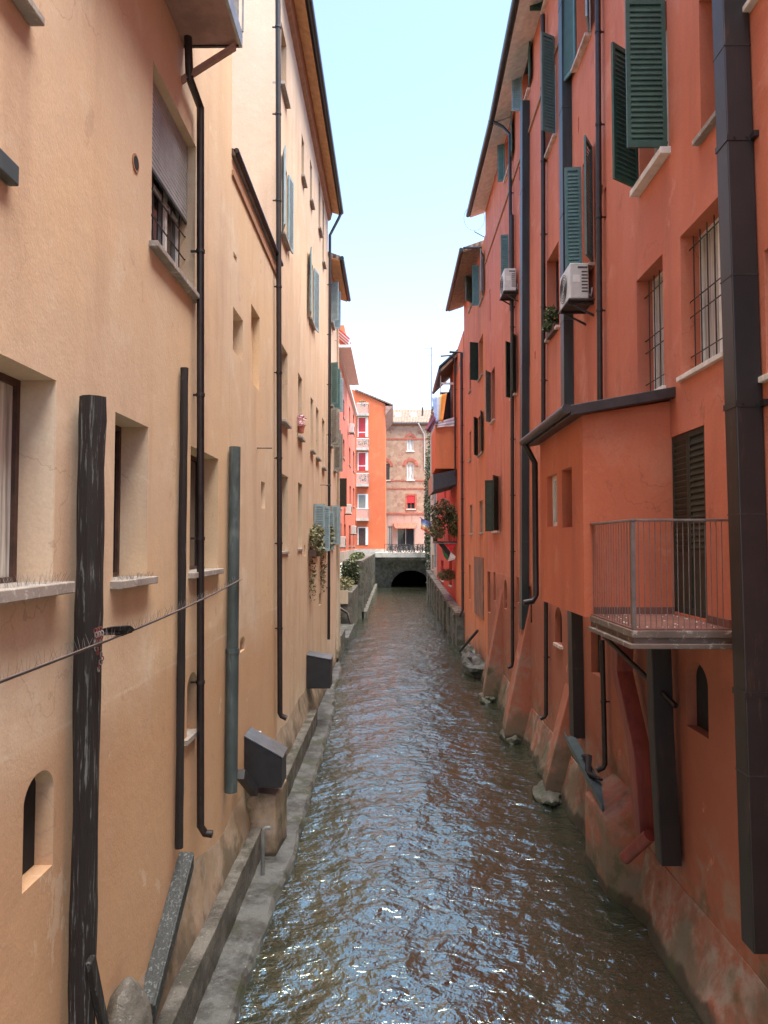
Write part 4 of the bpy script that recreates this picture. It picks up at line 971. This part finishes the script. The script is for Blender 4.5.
# balcony
XC = 2.60; BY = 8.09; BZ = H-.93
ba = MB().box(XC, XR-.003, BY, 9.797, BZ-.10, BZ-.02).build('balcony', 'balcony_slab', big, bevel=.008)
MB().box(XC+.03, XR-.003, BY+.03, 9.797, BZ-.16, BZ-.102).build('balcony_moulding', 'balcony_slab', ba)
MB().box(XC-.03, XR-.003, BY-.03, 9.797, BZ-.215, BZ-.162).build('balcony_moulding', 'balcony_slab', ba, bevel=.008)
MB().box(XC+.02, XR-.004, BY+.02, 9.796, BZ-.019, BZ).build('balcony_floor', 'terracotta', ba)
MB().box(XB+.12, XR-.003, 9.77, 9.796, BZ+.001, BZ+.09).build('skirting', 'terracotta', ba)
MB().box(XR-.03, XR-.004, BY+.05, DY0-.02, BZ+.001, BZ+.09).build('skirting', 'terracotta', ba)
rl = MB(); zt_ = H+.235; r = .0052
n1 = 17; n2 = 17
for i in range(n1): yy = 9.75-(9.75-BY-.05)*i/(n1-1); rl.tube([(XC+.04,yy,BZ-.01),(XC+.04,yy,zt_)], r, 6)
for i in range(1, n2): xx = XC+.04+(XR-XC-.07)*i/n2; rl.tube([(xx,BY+.05,BZ-.01),(xx,BY+.05,zt_)], r, 6)
rl.build('balusters', 'rail', ba, smooth=True)
MB().box(XC+.02, XC+.06, BY+.03, BY+.07, BZ-.01, zt_+.0).build('corner_post', 'rail', ba)
MB().box(XC+.012, XC+.068, BY+.02, 9.797, zt_+.001, zt_+.028).build('handrail', 'rail', ba, bevel=.006)
MB().box(XC+.07, XR-.004, BY+.022, BY+.078, zt_+.0015, zt_+.0285).build('handrail', 'rail', ba, bevel=.006)
lt = MB()
for i in range(40):
    x = random.uniform(XC+.1, XR-.1); y = random.uniform(BY+.1, 9.7); s = random.uniform(.006,.02); x, y = (x, random.choice((BY+.1, y, 9.65))) if random.random() < .6 else (random.choice((XC+.1, XR-.12)), y)
    lt.hexa((x,y,BZ+.003), (s,s*.4,.002), (-s*.3,s,.001), (0,0,.006))
ob = lt.build('litter', 'whitesill', ba); ob['kind'] = 'stuff'
# things under the bay
solo(MB().tube([U(604,636,x=3.1), U(676,706,x=3.55)], .035, 8), 'brace_rod', 'pipe', 'dark pipe slanting down under the balcony to the red wall', 'pipe', smooth=True)
def box_duct(pts, wd, dp, mat, label, name='wall_duct'):
    mb = MB(); rings = [[(x,y-wd/2,z),(x,y+wd/2,z),(x+dp,y+wd/2,z),(x+dp,y-wd/2,z)] for x, y, z in pts]
    mb.add([p for r_ in rings for p in r_], [(j*4+i, j*4+(i+1) % 4, (j+1)*4+(i+1) % 4, (j+1)*4+i) for j in range(len(rings)-1) for i in range(4)]+[(0,1,2,3), tuple((len(rings)-1)*4+i for i in (3,2,1,0))])
    return solo(mb, name, mat, label, 'duct', bevel=.01)
M['reddark'] = plain('dark_red_duct', (.20,.035,.025), .6, var=.2, stretch=(1,1,.2))
a0, a1, a2 = U(614,650,x=3.32), U(622,720,x=3.38), U(632,838,x=3.42)
box_duct([(3.30,11.0,H-1.0), (3.33,a1.y+.2,H-1.9), (3.38,10.65,H-2.9), (3.42,10.55,1.25)], .28, .24, 'reddark', 'dark red painted duct rising behind the balcony to the red bay')
box_duct([(3.34,9.75,H-1.18), (3.35,9.72,H-2.4), (3.40,9.66,1.22)], .22, .26, 'beam', 'black box duct beneath the balcony, right of the dark red duct')
# pier, buttresses
pr = MB().prism([(3.22,11.35,-.5),(3.22,11.35,1.12),(3.74,11.0,1.5),(3.74,10.6,-.5)], [(3.22,12.6,-.5),(3.22,12.6,1.12),(3.74,12.6,1.5),(3.74,12.6,-.5)])
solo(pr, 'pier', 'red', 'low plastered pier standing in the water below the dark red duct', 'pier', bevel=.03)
pr = MB().tube([U(650,835,x=3.5), U(625,858,x=3.3)], .09, 10)
solo(pr, 'stub_pipe', 'reddark', 'short red brown pipe stub sloping off the pier', 'pipe', smooth=True)
def buttress(Y, th, xf, zt, label, zf=-.5):
    mb = MB().prism([(XR+.02,Y,zt),(xf,Y,.35),(xf,Y,zf),(XR+.02,Y,zf)], [(XR+.02,Y+th,zt),(xf+.04,Y+th,.35),(xf+.04,Y+th,zf),(XR+.02,Y+th,zf)])
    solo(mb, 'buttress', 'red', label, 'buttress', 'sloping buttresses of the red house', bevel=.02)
buttress(24.9, .6, 3.05, 3.85, 'farthest sloping red buttress, tallest and beside the thin black downpipe')
buttress(19.9, .75, 3.0, 3.75, 'middle sloping red buttress below the far square flue')
buttress(15.5, .5, 3.16, 2.4, 'nearest sloping red buttress left of the grey metal trough')
ty = U(569,735,x=3.45)
tr = thing('metal_trough', 'old grey metal trough with debris running down the wall foot below the bay', 'trough', (3.45, 13.5, 1.5))
a, b_ = U(572,738,x=3.46), U(612,812,x=3.40)
MB().hexa(a+Vector((-.14,0,0)), (.20,0,.02), (0,0,.02), b_-a).build('bottom', 'zinc', tr, bevel=.004)
MB().hexa(a+Vector((-.15,0,0)), (.02,0,.0), (0,0,.10), b_-a).build('side', 'zinc', tr)
MB().tube([a.lerp(b_,.35)+Vector((-.02,0,.08)), a.lerp(b_,.45)+Vector((.02,0,.16)), a.lerp(b_,.58)+Vector((-.08,0,.05)), a.lerp(b_,.72)+Vector((.05,0,.13))], [.03,.06,.05,.02], 7, .5).build('branch', 'postb', tr)
for k_, (px, py, Y, lab, r_) in enumerate(((553,795,15.6,'mossy stone under the nearest buttress',(.28,.55,.17)),(516,716,20.3,'mossy stone under the middle buttress',(.28,.5,.17)),(492,680,25.2,'mossy stone under the farthest buttress',(.25,.5,.17)))):
    solo(MB().blob((3.22-.02*k_, Y, .08), *r_, .22, k_+5), 'foot_stone', 'mossrock', lab, 'stone', 'stones at the buttress feet', smooth=True)
solo(MB().blob((3.45, 30.5, .25), .55, 1.4, .5, .3, 12), 'foot_stone', 'stone', 'low rounded rock at the water beneath the dark stained doorway', 'stone', smooth=True)
for i, (x, y, z, s, lab) in enumerate(((3.55,33.5,.3,.42,'largest pale broken stone at the foot of the orange house corner'),(3.45,35.2,.2,.32,'smaller pale stone on the bank before the garden wall'),(3.6,31.9,.25,.32,'angular stone wedged between rock and orange wall'))):
    solo(MB().blob((x,y,z), s*.6, s*1.1, s*.9, .3, i+20, 2), 'rock', 'bankstone', lab, 'rock', 'broken stones by the orange house')
solo(MB().tube([(3.0,33,.5),(3.62,31.5,1.6)], .06, 7), 'plank_prop', 'postb', 'thin dark prop leaning from the stones to the orange wall', 'prop')
# salt-white sills under two lower niches
for px0, px1, py, lab in ((555,561.5,642,'pale stained sill and lime streak below the arched niche left of the black flue'),):
    y0_, y1_ = U(px1,500,x=XR).y, U(px0,500,x=XR).y; z = U(px0,py,x=XR).z
    MB().box(XR-.07, XR-.001, y0_-.03, y1_+.03, z-.05, z+.01).build('niche_sill', 'pinksill', big)
# AC units
def ac(x0, y, z, label, wd=.8, dp=.34, h=.66):
    t = thing('air_conditioner', label, 'air conditioner', (XR, y, z), 'air conditioners on the red house')
    x1 = x0+dp
    MB().box(x0, x1, y, y+wd, z, z+h).build('casing', 'ac', t, bevel=.02)
    g_ = MB()
    for rr in (.07,.12,.17,.22,.26): g_.tube([(x0-.012, y+wd*.6+rr*math.cos(q_), z+h/2+rr*math.sin(q_)) for q_ in [2*math.pi*i/20 for i in range(21)]], .006, 5)
    g_.build('fan_grille', 'acdark', t)
    sv_ = MB()
    for i in range(7): sv_.box(x1-.13, x1-.02, y-.004, y+.003, z+.12+i*.06, z+.145+i*.06)
    sv_.box(x1-.2, x1-.02, y-.006, y+.003, z+h-.1, z+h-.07); sv_.build('side_vents', 'acdark', t)
    MB().box(x0+.05, x1-.16, y-.004, y+.002, z+.30, z+.44).build('rating_plate', 'white', t)
    b3 = MB()
    for yy in (y+.1, y+wd-.14): b3.box(x0-.02, XR, yy, yy+.04, z-.07, z-.03); b3.prism([(x0+.02,yy,z-.071),(XR-.005,yy,z-.3),(XR-.005,yy,z-.26),(x0+.08,yy,z-.071)],[(x0+.02,yy+.03,z-.071),(XR-.005,yy+.03,z-.3),(XR-.005,yy+.03,z-.26),(x0+.08,yy+.03,z-.071)])
    b3.box(x0-.03, XR-.02, y-.02, y+wd+.02, z-.031, z-.003); b3.build('bracket', 'iron', t)
    MB().tube([(x1+.01,y+.2,z+.2),(x1+.08,y+.16,z+.1),(XR-.02,y+.14,z+.25)], .018, 6).build('hose', 'white', t)
ac(3.24, 13.3, H+4.44, 'larger looking white air conditioner under a teal shuttered window before a dark flue')
ac(3.28, 21.3, H+7.35, 'small far white air conditioner high on the red wall beside the thin downpipe')
# plants at the sill
c = U(552, 330, x=XR-.05)
pt = thing('window_box', 'dark window box of spiky plants on the pink sill left of the air conditioner', 'window box', (c.x, c.y, c.z-.1))
MB().box(XR-.10, XR+.12, c.y-.4, c.y+.4, c.z-.12, c.z+.05).build('trough', 'darkwood', pt)
MB().leaves((XR-.08,c.y,c.z+.25), .16, .4, .30, 260, .07).build('foliage', 'leaf', pt)
for nm, cc, lab in (('window_box', U(315,553,x=XL+.15), 'window box of trailing plants under the nearer blue shutters of the peach house'), ('window_box', U(325.5,548,x=XL+.15), 'window box of trailing plants under the farther blue shutters of the peach house')):
    pt = thing(nm, lab, 'window box', tuple(cc), 'window boxes on the peach house')
    MB().box(XL+.02, XL+.24, cc.y-.55, cc.y+.5, cc.z-.1, cc.z+.1).build('trough', 'darkwood', pt)
    MB().leaves((XL+.2,cc.y,cc.z+.35), .26, .6, .5, 420, .07).build('foliage', 'drygreen', pt)
    MB().leaves((XL+.08,cc.y,cc.z-.8), .1, .45, .75, 160, .05).build('trailing_stems', 'drygreen', pt)
c = U(301, 430, x=XL+.08)
pt = thing('flower_pot', 'pot of pink flowers on a small sill of the peach house', 'flower pot', tuple(c))
MB().tube([c+Vector((0,0,-.08)), c+Vector((0,0,.1))], [.07,.1], 10).build('pot', 'redbrick', pt); MB().leaves(tuple(c+Vector((0,0,.25))), .13, .3, .2, 120, .04).build('flowers', 'flower', pt)

# --- the orange house after the red one
o2 = thing('orange_wall_house', 'orange house beyond the long red house with teal shutters and a dark overhanging roof', 'house', (XR, 33, 0))
FO = Facade(o2, 1, XR, 28.802, 37.6, -.6, H+12.2, mat='orange')
K = dict(d=.18, sproud=.08)
pxwin(FO, 469.5, 472.5, (470,275), (470,311), shut=[('n',140,'tealshut',.5)], frame='darkwood', **K)
pxwin(FO, 480, 483.5, (480,264), (480,306), shut=[('n',165,'blueshut'),('f',100,'tealshut',.3)], frame='darkwood', **K)
pxwin(FO, 479, 483, (479,342), (479,381), shut=[('f',70,'darkgreen',.4)], frame='white', **K)
pxwin(FO, 478.5, 483, (479,417), (479,456), shut=[('n',165,'darkgreen',.4),('f',25,'darkgreen',.5)], frame='darkwood', **K)
pxwin(FO, 469.4, 471, (470,362), (470,392), frame='darkwood', **K)
pxwin(FO, 469.4, 471.2, (470,432), (470,461), frame='darkwood', **K)
pxwin(FO, 479.5, 483, (480,501), (480,533), frame='greyshut', pane='greyshut', d=.06, sproud=.06)
pxwin(FO, 470, 472.6, (470,505), (470,534), frame='greyshut', pane='greyshut', d=.06, sproud=.06)
pxwin(FO, 469, 470.6, (470,565), (470,600), frame='darkwood', sill=None, d=.2)
FO.build()
y0_, y1_ = U(484,600,x=XR).y, U(475,600,x=XR).y
M['stain'] = worn('old_door_boards', (.30,.11,.06), (.14,.085,.06), .5, .9, 1.6, (1,1,.4))
MB().box(XR-.035, XR-.001, y0_, y1_, 2.2, H-.6).build('old_door', 'stain', o2)
eave(o2, 1, XR, 30.0, 37.9, H+12.0, .78, 'woodsoffit')
MB().tube([(XR-.1,29.4,H+11.9),(XR-.75,29.9,H+12.1)], .05, 8).build('gutter_pipe', 'gutter', o2, smooth=True)
pipe(o2, [(XR-.7,38.0,H+9.9),(XR-.12,37.75,H+9.8),(XR-.12,37.7,1.9),(XR-.3,37.6,1.6)], .07, side=1)
a = MB(); cc = (XR-.35, 29.6, H+13.2)
rg = [(cc[0]+.42*math.cos(t), cc[1]+.1*math.sin(t), cc[2]+.55*math.sin(t)) for t in [2*math.pi*i/20 for i in range(21)]]
a.tube(rg, .010, 5); a.tube([(XR+.1,29.6,H+12.4),(XR-.35,29.6,H+12.65)], .02, 5)
solo(a, 'loop_aerial', 'zinc', 'thin round wire aerial at the top corner of the red house', 'aerial')

# --- the loggia house: crimson, balcony box, flags, plants, awning
lo = thing('crimson_house', 'crimson house on the right with an orange balcony box and a lean-to roof over it', 'house', (XR, 48, 0))
Facade(lo, 1, XR, 37.602, 42.9, -.6, H+9.6, mat='orange').build()
FC = Facade(lo, 1, XR, 42.902, 61, -.6, H+9.6, mat='crimson')
K = dict(d=.2, sproud=.06)
for pa, pb, t, bt in ((448,451,515,545),(441,443.5,560,580),(449,452,555,585),(444,446,480,500)):
    pxwin(FC, pa, pb, (pa,t), (pa,bt), frame='darkwood', **K)
FC.build()
MB().box(XR+.0, XR+5.9, 37.7, 61, H+9.61, H+9.9).build('roof', 'tile', lo)
MB().box(XR+.01, XR+3, 38, 47, H+9.6, H+11.0).build('upper_wall', 'orange', lo)
yb = 42.0; Q = lambda px, py: U(px, py, y=yb)
xl, xr = Q(435.5,440).x, XR+.1; zt_, zb_ = Q(440,425.5).z, Q(440,468.5).z
bb = MB().box(xl, xr, yb, yb+.16, zb_, zt_).box(xl, xl+.16, yb+.16, yb+4.5, zb_, zt_).box(xl+.16, xr, yb+.16, yb+4.5, zb_, zb_+.2).box(xl+.16, xr, yb+4.5, yb+4.66, zb_, zt_).build('balcony_box', 'orange', lo)
xw = Q(453.5,400).x
MB().box(xw, XR+.1, yb+.05, yb+.3, zt_+.001, H+10.3).build('side_wall', 'orange', lo)
MB().box(xw+.1, xw+.3, yb+.31, yb+4.6, zt_+.001, H+9.7).build('back_wall', 'darkwood', lo)
MB().box(Q(440.5,400).x, Q(441.3,400).x, yb+.1, yb+.2, zt_+.001, H+9.6).build('roof_post', 'offwhite', lo)
MB().box(Q(442,400).x, xw-.02, yb+2.0, yb+2.1, Q(440,418).z, Q(440,385).z).build('loggia_screen', 'glass', lo)
MB().box(Q(441,400).x, xw, yb+.1, yb+.2, Q(440,384).z, Q(440,382).z).build('rail_bar', 'white', lo)
x0e, x1e = Q(440,380).x, Q(462,350).x; z0e, z1e = Q(440,374).z, Q(461,349).z
MB().prism([(x0e,yb-.5,z0e),(x1e,yb-.5,z1e-.2),(x1e,yb-.5,z1e),(x0e,yb-.5,z0e+.2)], [(x0e,yb+5.5,z0e),(x1e,yb+5.5,z1e-.2),(x1e,yb+5.5,z1e),(x0e,yb+5.5,z0e+.2)]).build('lean_to_roof', 'woodsoffit', lo)
MB().prism([(x0e-.1,yb-.6,z0e+.201),(x1e,yb-.6,z1e+.001),(x1e,yb-.6,z1e+.12),(x0e-.1,yb-.6,z0e+.32)], [(x0e-.1,yb+5.6,z0e+.201),(x1e,yb+5.6,z1e+.001),(x1e,yb+5.6,z1e+.12),(x0e-.1,yb+5.6,z0e+.32)]).build('roof_covering', 'gutter', lo)
MB().tube([(x0e-.06,yb-.6,z0e+.05),(x0e-.06,yb+5.6,z0e+.05)], .09, 8).build('gutter', 'gutter', lo, smooth=True)
pipe(lo, [(x0e,yb-.55,z1e-.55),(XR-.3,yb-.55,z1e-.5),(XR-.14,yb-.5,z1e-.8),(XR-.14,yb-.5,zb_-.5)], .05, side=1)

def cloth(name, P0, P1, P2, P3, stripes, label, horiz=True, wave=.05, cat='flag', group=None, th=.012):
    """P0..P3 corners (top-left, top-right, bottom-right, bottom-left); stripes: [(fraction, colour)]"""
    t = thing(name, label, cat, tuple(P0), group); acc = 0
    for fr, col in stripes:
        key = 'cloth_%d_%d_%d' % tuple(int(c_*100) for c_ in col)
        if key not in M: M[key] = plain('cloth', col, .8, var=.08, bump=0)
        f0, f1 = acc, acc+fr; acc = f1; n, m_ = 8, 10; vs = []
        for i in range(n+1):
            for j in range(m_+1):
                u_, v_ = ((f0+(f1-f0)*i/n), j/m_) if horiz else (j/m_, f0+(f1-f0)*i/n)
                p = P0.lerp(P1, u_).lerp(P3.lerp(P2, u_), v_)
                vs.append(p+Vector((0,1,0))*(wave*math.sin(u_*9+v_*2)*(0.3+v_)))
        mb = MB().add(vs, [(i*(m_+1)+j, i*(m_+1)+j+1, (i+1)*(m_+1)+j+1, (i+1)*(m_+1)+j) for i in range(n) for j in range(m_)])
        o = mb.build('stripe', key, t, smooth=True); s_ = o.modifiers.new('solid', 'SOLIDIFY'); s_.thickness = th
    return t
Y_ = yb-.15; V = lambda px, py, y=Y_: U(px, py, y=y)
cloth('banner', V(432,397), V(447,393), V(443,421), V(435,423), [(.30,(.35,.52,.85)),(.2,(.55,.66,.85)),(.15,(.8,.7,.35)),(.35,(.80,.30,.06))], 'hanging banner of blue, white and orange stripes above the orange balcony box', group='flags on the crimson house')
cloth('striped_cloth', V(438,422), V(455,417), V(456,426), V(437,427.5), [(.2,(.6,.5,.5)),(.2,(.3,.3,.45)),(.2,(.65,.55,.55)),(.2,(.3,.28,.4)),(.2,(.6,.5,.5))], 'pale striped cloth laid over the edge of the orange balcony box', False, .03, 'cloth')
cloth('furled_parasol', V(433,414), V(437,420), V(431,432), V(425,430), [(.25,(.25,.05,.07)),(.25,(.08,.06,.12)),(.25,(.3,.06,.08)),(.25,(.07,.05,.1))], 'dark red and blue striped parasol edge left of the orange balcony box', True, .05, 'parasol')
aw = thing('dark_awning', 'dark blue grey awning under the orange balcony box', 'awning', (3, yb, H+4))
M['awning'] = plain('dark_awning_cloth', (.035,.045,.055), .7, var=.15, bump=0)
a, b_, c_, d_ = V(436,471,yb), V(458,471,yb), V(459,486,yb-1.2), V(433,489,yb-1.2)
a = V(447,470,yb); MB().prism([Vector((3.68,yb,zb_-.05)), Vector((3.68,yb+4.6,zb_-.05)), Vector((3.68,yb+4.6,zb_-.9)), Vector((3.68,yb,zb_-.9))], [Vector((2.35,yb,zb_-.35)), Vector((2.35,yb+4.6,zb_-.35)), Vector((2.35,yb+4.6,zb_-1.25)), Vector((2.35,yb,zb_-1.25))]).build('canopy', 'awning', aw)
MB().box(2.3, 2.35, yb-.05, yb+4.65, zb_-1.3, zb_-.3).build('front_bar', 'steel', aw)
def planter(px, py, Y, r, n, label, mat='leaf', sz=.09):
    c = U(px, py, y=Y); return solo(MB().leaves(tuple(c), *r, n, sz), 'balcony_plants', mat, label, 'plants', 'plants on the crimson house')
pf = MB().box(2.55, 3.69, yb+.2, yb+4.5, H-.02, H+.10).build('lower_balcony', 'balcony_slab', lo)
pr_ = MB()
for i in range(12): pr_.box(2.57+i*.1, 2.59+i*.1, yb+.2, yb+.22, H+.1, H+1.1)
for i in range(24): pr_.box(2.57, 2.59, yb+.2+i*.18, yb+.22+i*.18, H+.1, H+1.1)
pr_.box(2.55, 3.69, yb+.19, yb+.23, H+1.1, H+1.14); pr_.box(2.55, 2.6, yb+.24, yb+4.5, H+1.1, H+1.14); pr_.build('railing', 'iron', pf)
planter(443, 512, yb, (.75,.6,.75), 900, 'dark bushy plants at the top of the lower balcony rail', 'ivy')
planter(437, 529, yb-.1, (.5,.5,.6), 500, 'paler trailing plants at the left of the lower balcony', 'drygreen')
planter(455, 525, yb, (.45,.5,.75), 600, 'green plant on the right of the lower balcony against the wall', 'leaf')
planter(447, 575, yb+2, (.6,.8,.35), 450, 'yellow green plants above the garden wall coping', 'drygreen')
Yf = yb+.05
t = thing('triangle_flag', 'hanging flag with a red triangle above black, white and green bands under the lower balcony', 'flag', tuple(V(442,543,Yf)), 'flags on the crimson house')
M['fr'] = plain('flag_red', (.62,.03,.04), .8, bump=0); M['fg'] = plain('flag_green', (.03,.16,.06), .8, bump=0); M['fw'] = plain('flag_white', (.7,.72,.68), .8, bump=0); M['fk'] = plain('flag_black', (.02,.022,.02), .8, bump=0)
def sheet(pp_, mat, nm='flag_panel', dy=0):
    p_ = [V(px, py, Yf+dy) for px, py in pp_]; MB().prism([v_ for v_ in p_], [v_+Vector((0,.015,0)) for v_ in p_]).build(nm, mat, t)
sheet([(444,543.5),(457,543.5),(451,551.5)], 'fr'); sheet([(438,543.5),(443.8,543.5),(450.5,552),(449,557)], 'fk', dy=.02)
sheet([(441.5,548),(449,557),(447,560.5),(444,556)], 'fg', dy=.04); sheet([(449.4,557),(450.8,552),(455.5,556.5),(454.8,559.5),(448,561.2)], 'fw', dy=.01)
MB().tube([V(434,543.2,Yf), V(459,543.2,Yf)], .025, 6).build('pole', 'steel', t)
Yp = 50.0; Vp = lambda px, py: U(px, py, y=Yp)
cloth('peace_flag', Vp(421,518), Vp(431.5,523), Vp(430.5,535), Vp(421,529), [(.16,(.16,.18,.5)),(.16,(.12,.3,.6)),(.16,(.3,.5,.7)),(.16,(.7,.7,.6)),(.18,(.7,.45,.2)),(.18,(.6,.15,.12))], 'small rainbow striped flag on a pole from the pale house', False, .08, group='flags on the crimson house')
MB_ = solo(MB().tube([Vp(420,517)+Vector((0,.05,0)), (3.72,50.3,H+.2)], .03, 6), 'flag_pole', 'steel', 'thin pole carrying the rainbow striped flag', 'pole')
a_ = U(431.5, 347, y=45)
an = MB().tube([(a_.x,45,H+8),(a_.x,45,a_.z)], .03, 6).tube([(a_.x-.45,45,a_.z-.1),(a_.x+.05,45,a_.z-.1)], .02, 5).tube([(a_.x-.3,45,a_.z-.5),(a_.x+.1,45,a_.z-.5)], .015, 5)
pale = thing('pale_house', 'narrow pale peach house corner past the crimson house on the right', 'house', (XR, 65, 0))
FQ = Facade(pale, 1, XR, 61.002, 71, -.6, H+10.6, mat='paleplaster')
pxwin(FQ, 432, 434, (433,478), (433,498), frame='darkwood', d=.2)
pxwin(FQ, 431.8, 433.6, (433,555), (433,570), frame='darkwood', d=.2)
FQ.build(); MB().box(XR-.4, XR+6, 61, 71, H+10.61, H+10.9).build('roof', 'tile', pale)
pipe(pale, [(XR-.15,61.2,H+9),(XR-.15,61.2,H-2)], .09, 'blueshut', clips=False)
solo(an, 'tv_antenna', 'steel', 'tall thin television antenna mast above the roof garden on the right', 'antenna')
ivywall('roof_garden', (3.2,46.5,H+8.2), (.7,2,1.1), 700, .12, 'straggly roof garden plants beneath the antenna', 'drygreen', 'plants')
ivywall('climbing_ivy', (3.95,78,H+3.5), (.55,2.5,8.5), 3200, .16, 'tall strip of ivy climbing by the bridge between the stone house and the pale house', 'ivy', 'ivy')
solo(MB().box(4.1, 9, 76, 87.5, -.5, H+8), 'ivy_clad_house', 'paleplaster', 'house end behind the tall strip of ivy near the bridge', 'house')
gw = thing('garden_wall', 'low grey garden wall with pale coping along the water on the right', 'wall', (3.4, 50, 0))
MB().prism([(3.3,38,-.6),(3.69,38,-.6),(3.69,38,1.6),(3.3,38,1.6)], [(3.3,70,-.6),(3.69,70,-.6),(3.69,70,2.6),(3.3,70,2.6)]).build('wall', 'bankstone', gw)
MB().prism([(3.22,37.9,1.602),(3.69,37.9,1.602),(3.69,37.9,1.75),(3.22,37.9,1.75)], [(3.22,70,2.602),(3.69,70,2.602),(3.69,70,2.75),(3.22,70,2.75)]).build('coping', 'stonepale', gw)
rb = MB()
for i in range(9): rb.box(3.18, 3.298, 39+i*3.4, 39.4+i*3.4, -.5, 1.55+i*.1)
rb.build('ribs', 'bankstone', gw)
solo(MB().box(4.2, 5.2, 70, 87.8, -.6, 3.95), 'abutment_wall', 'bankstone', 'dark stone bank wall leading to the bridge on the right', 'wall')
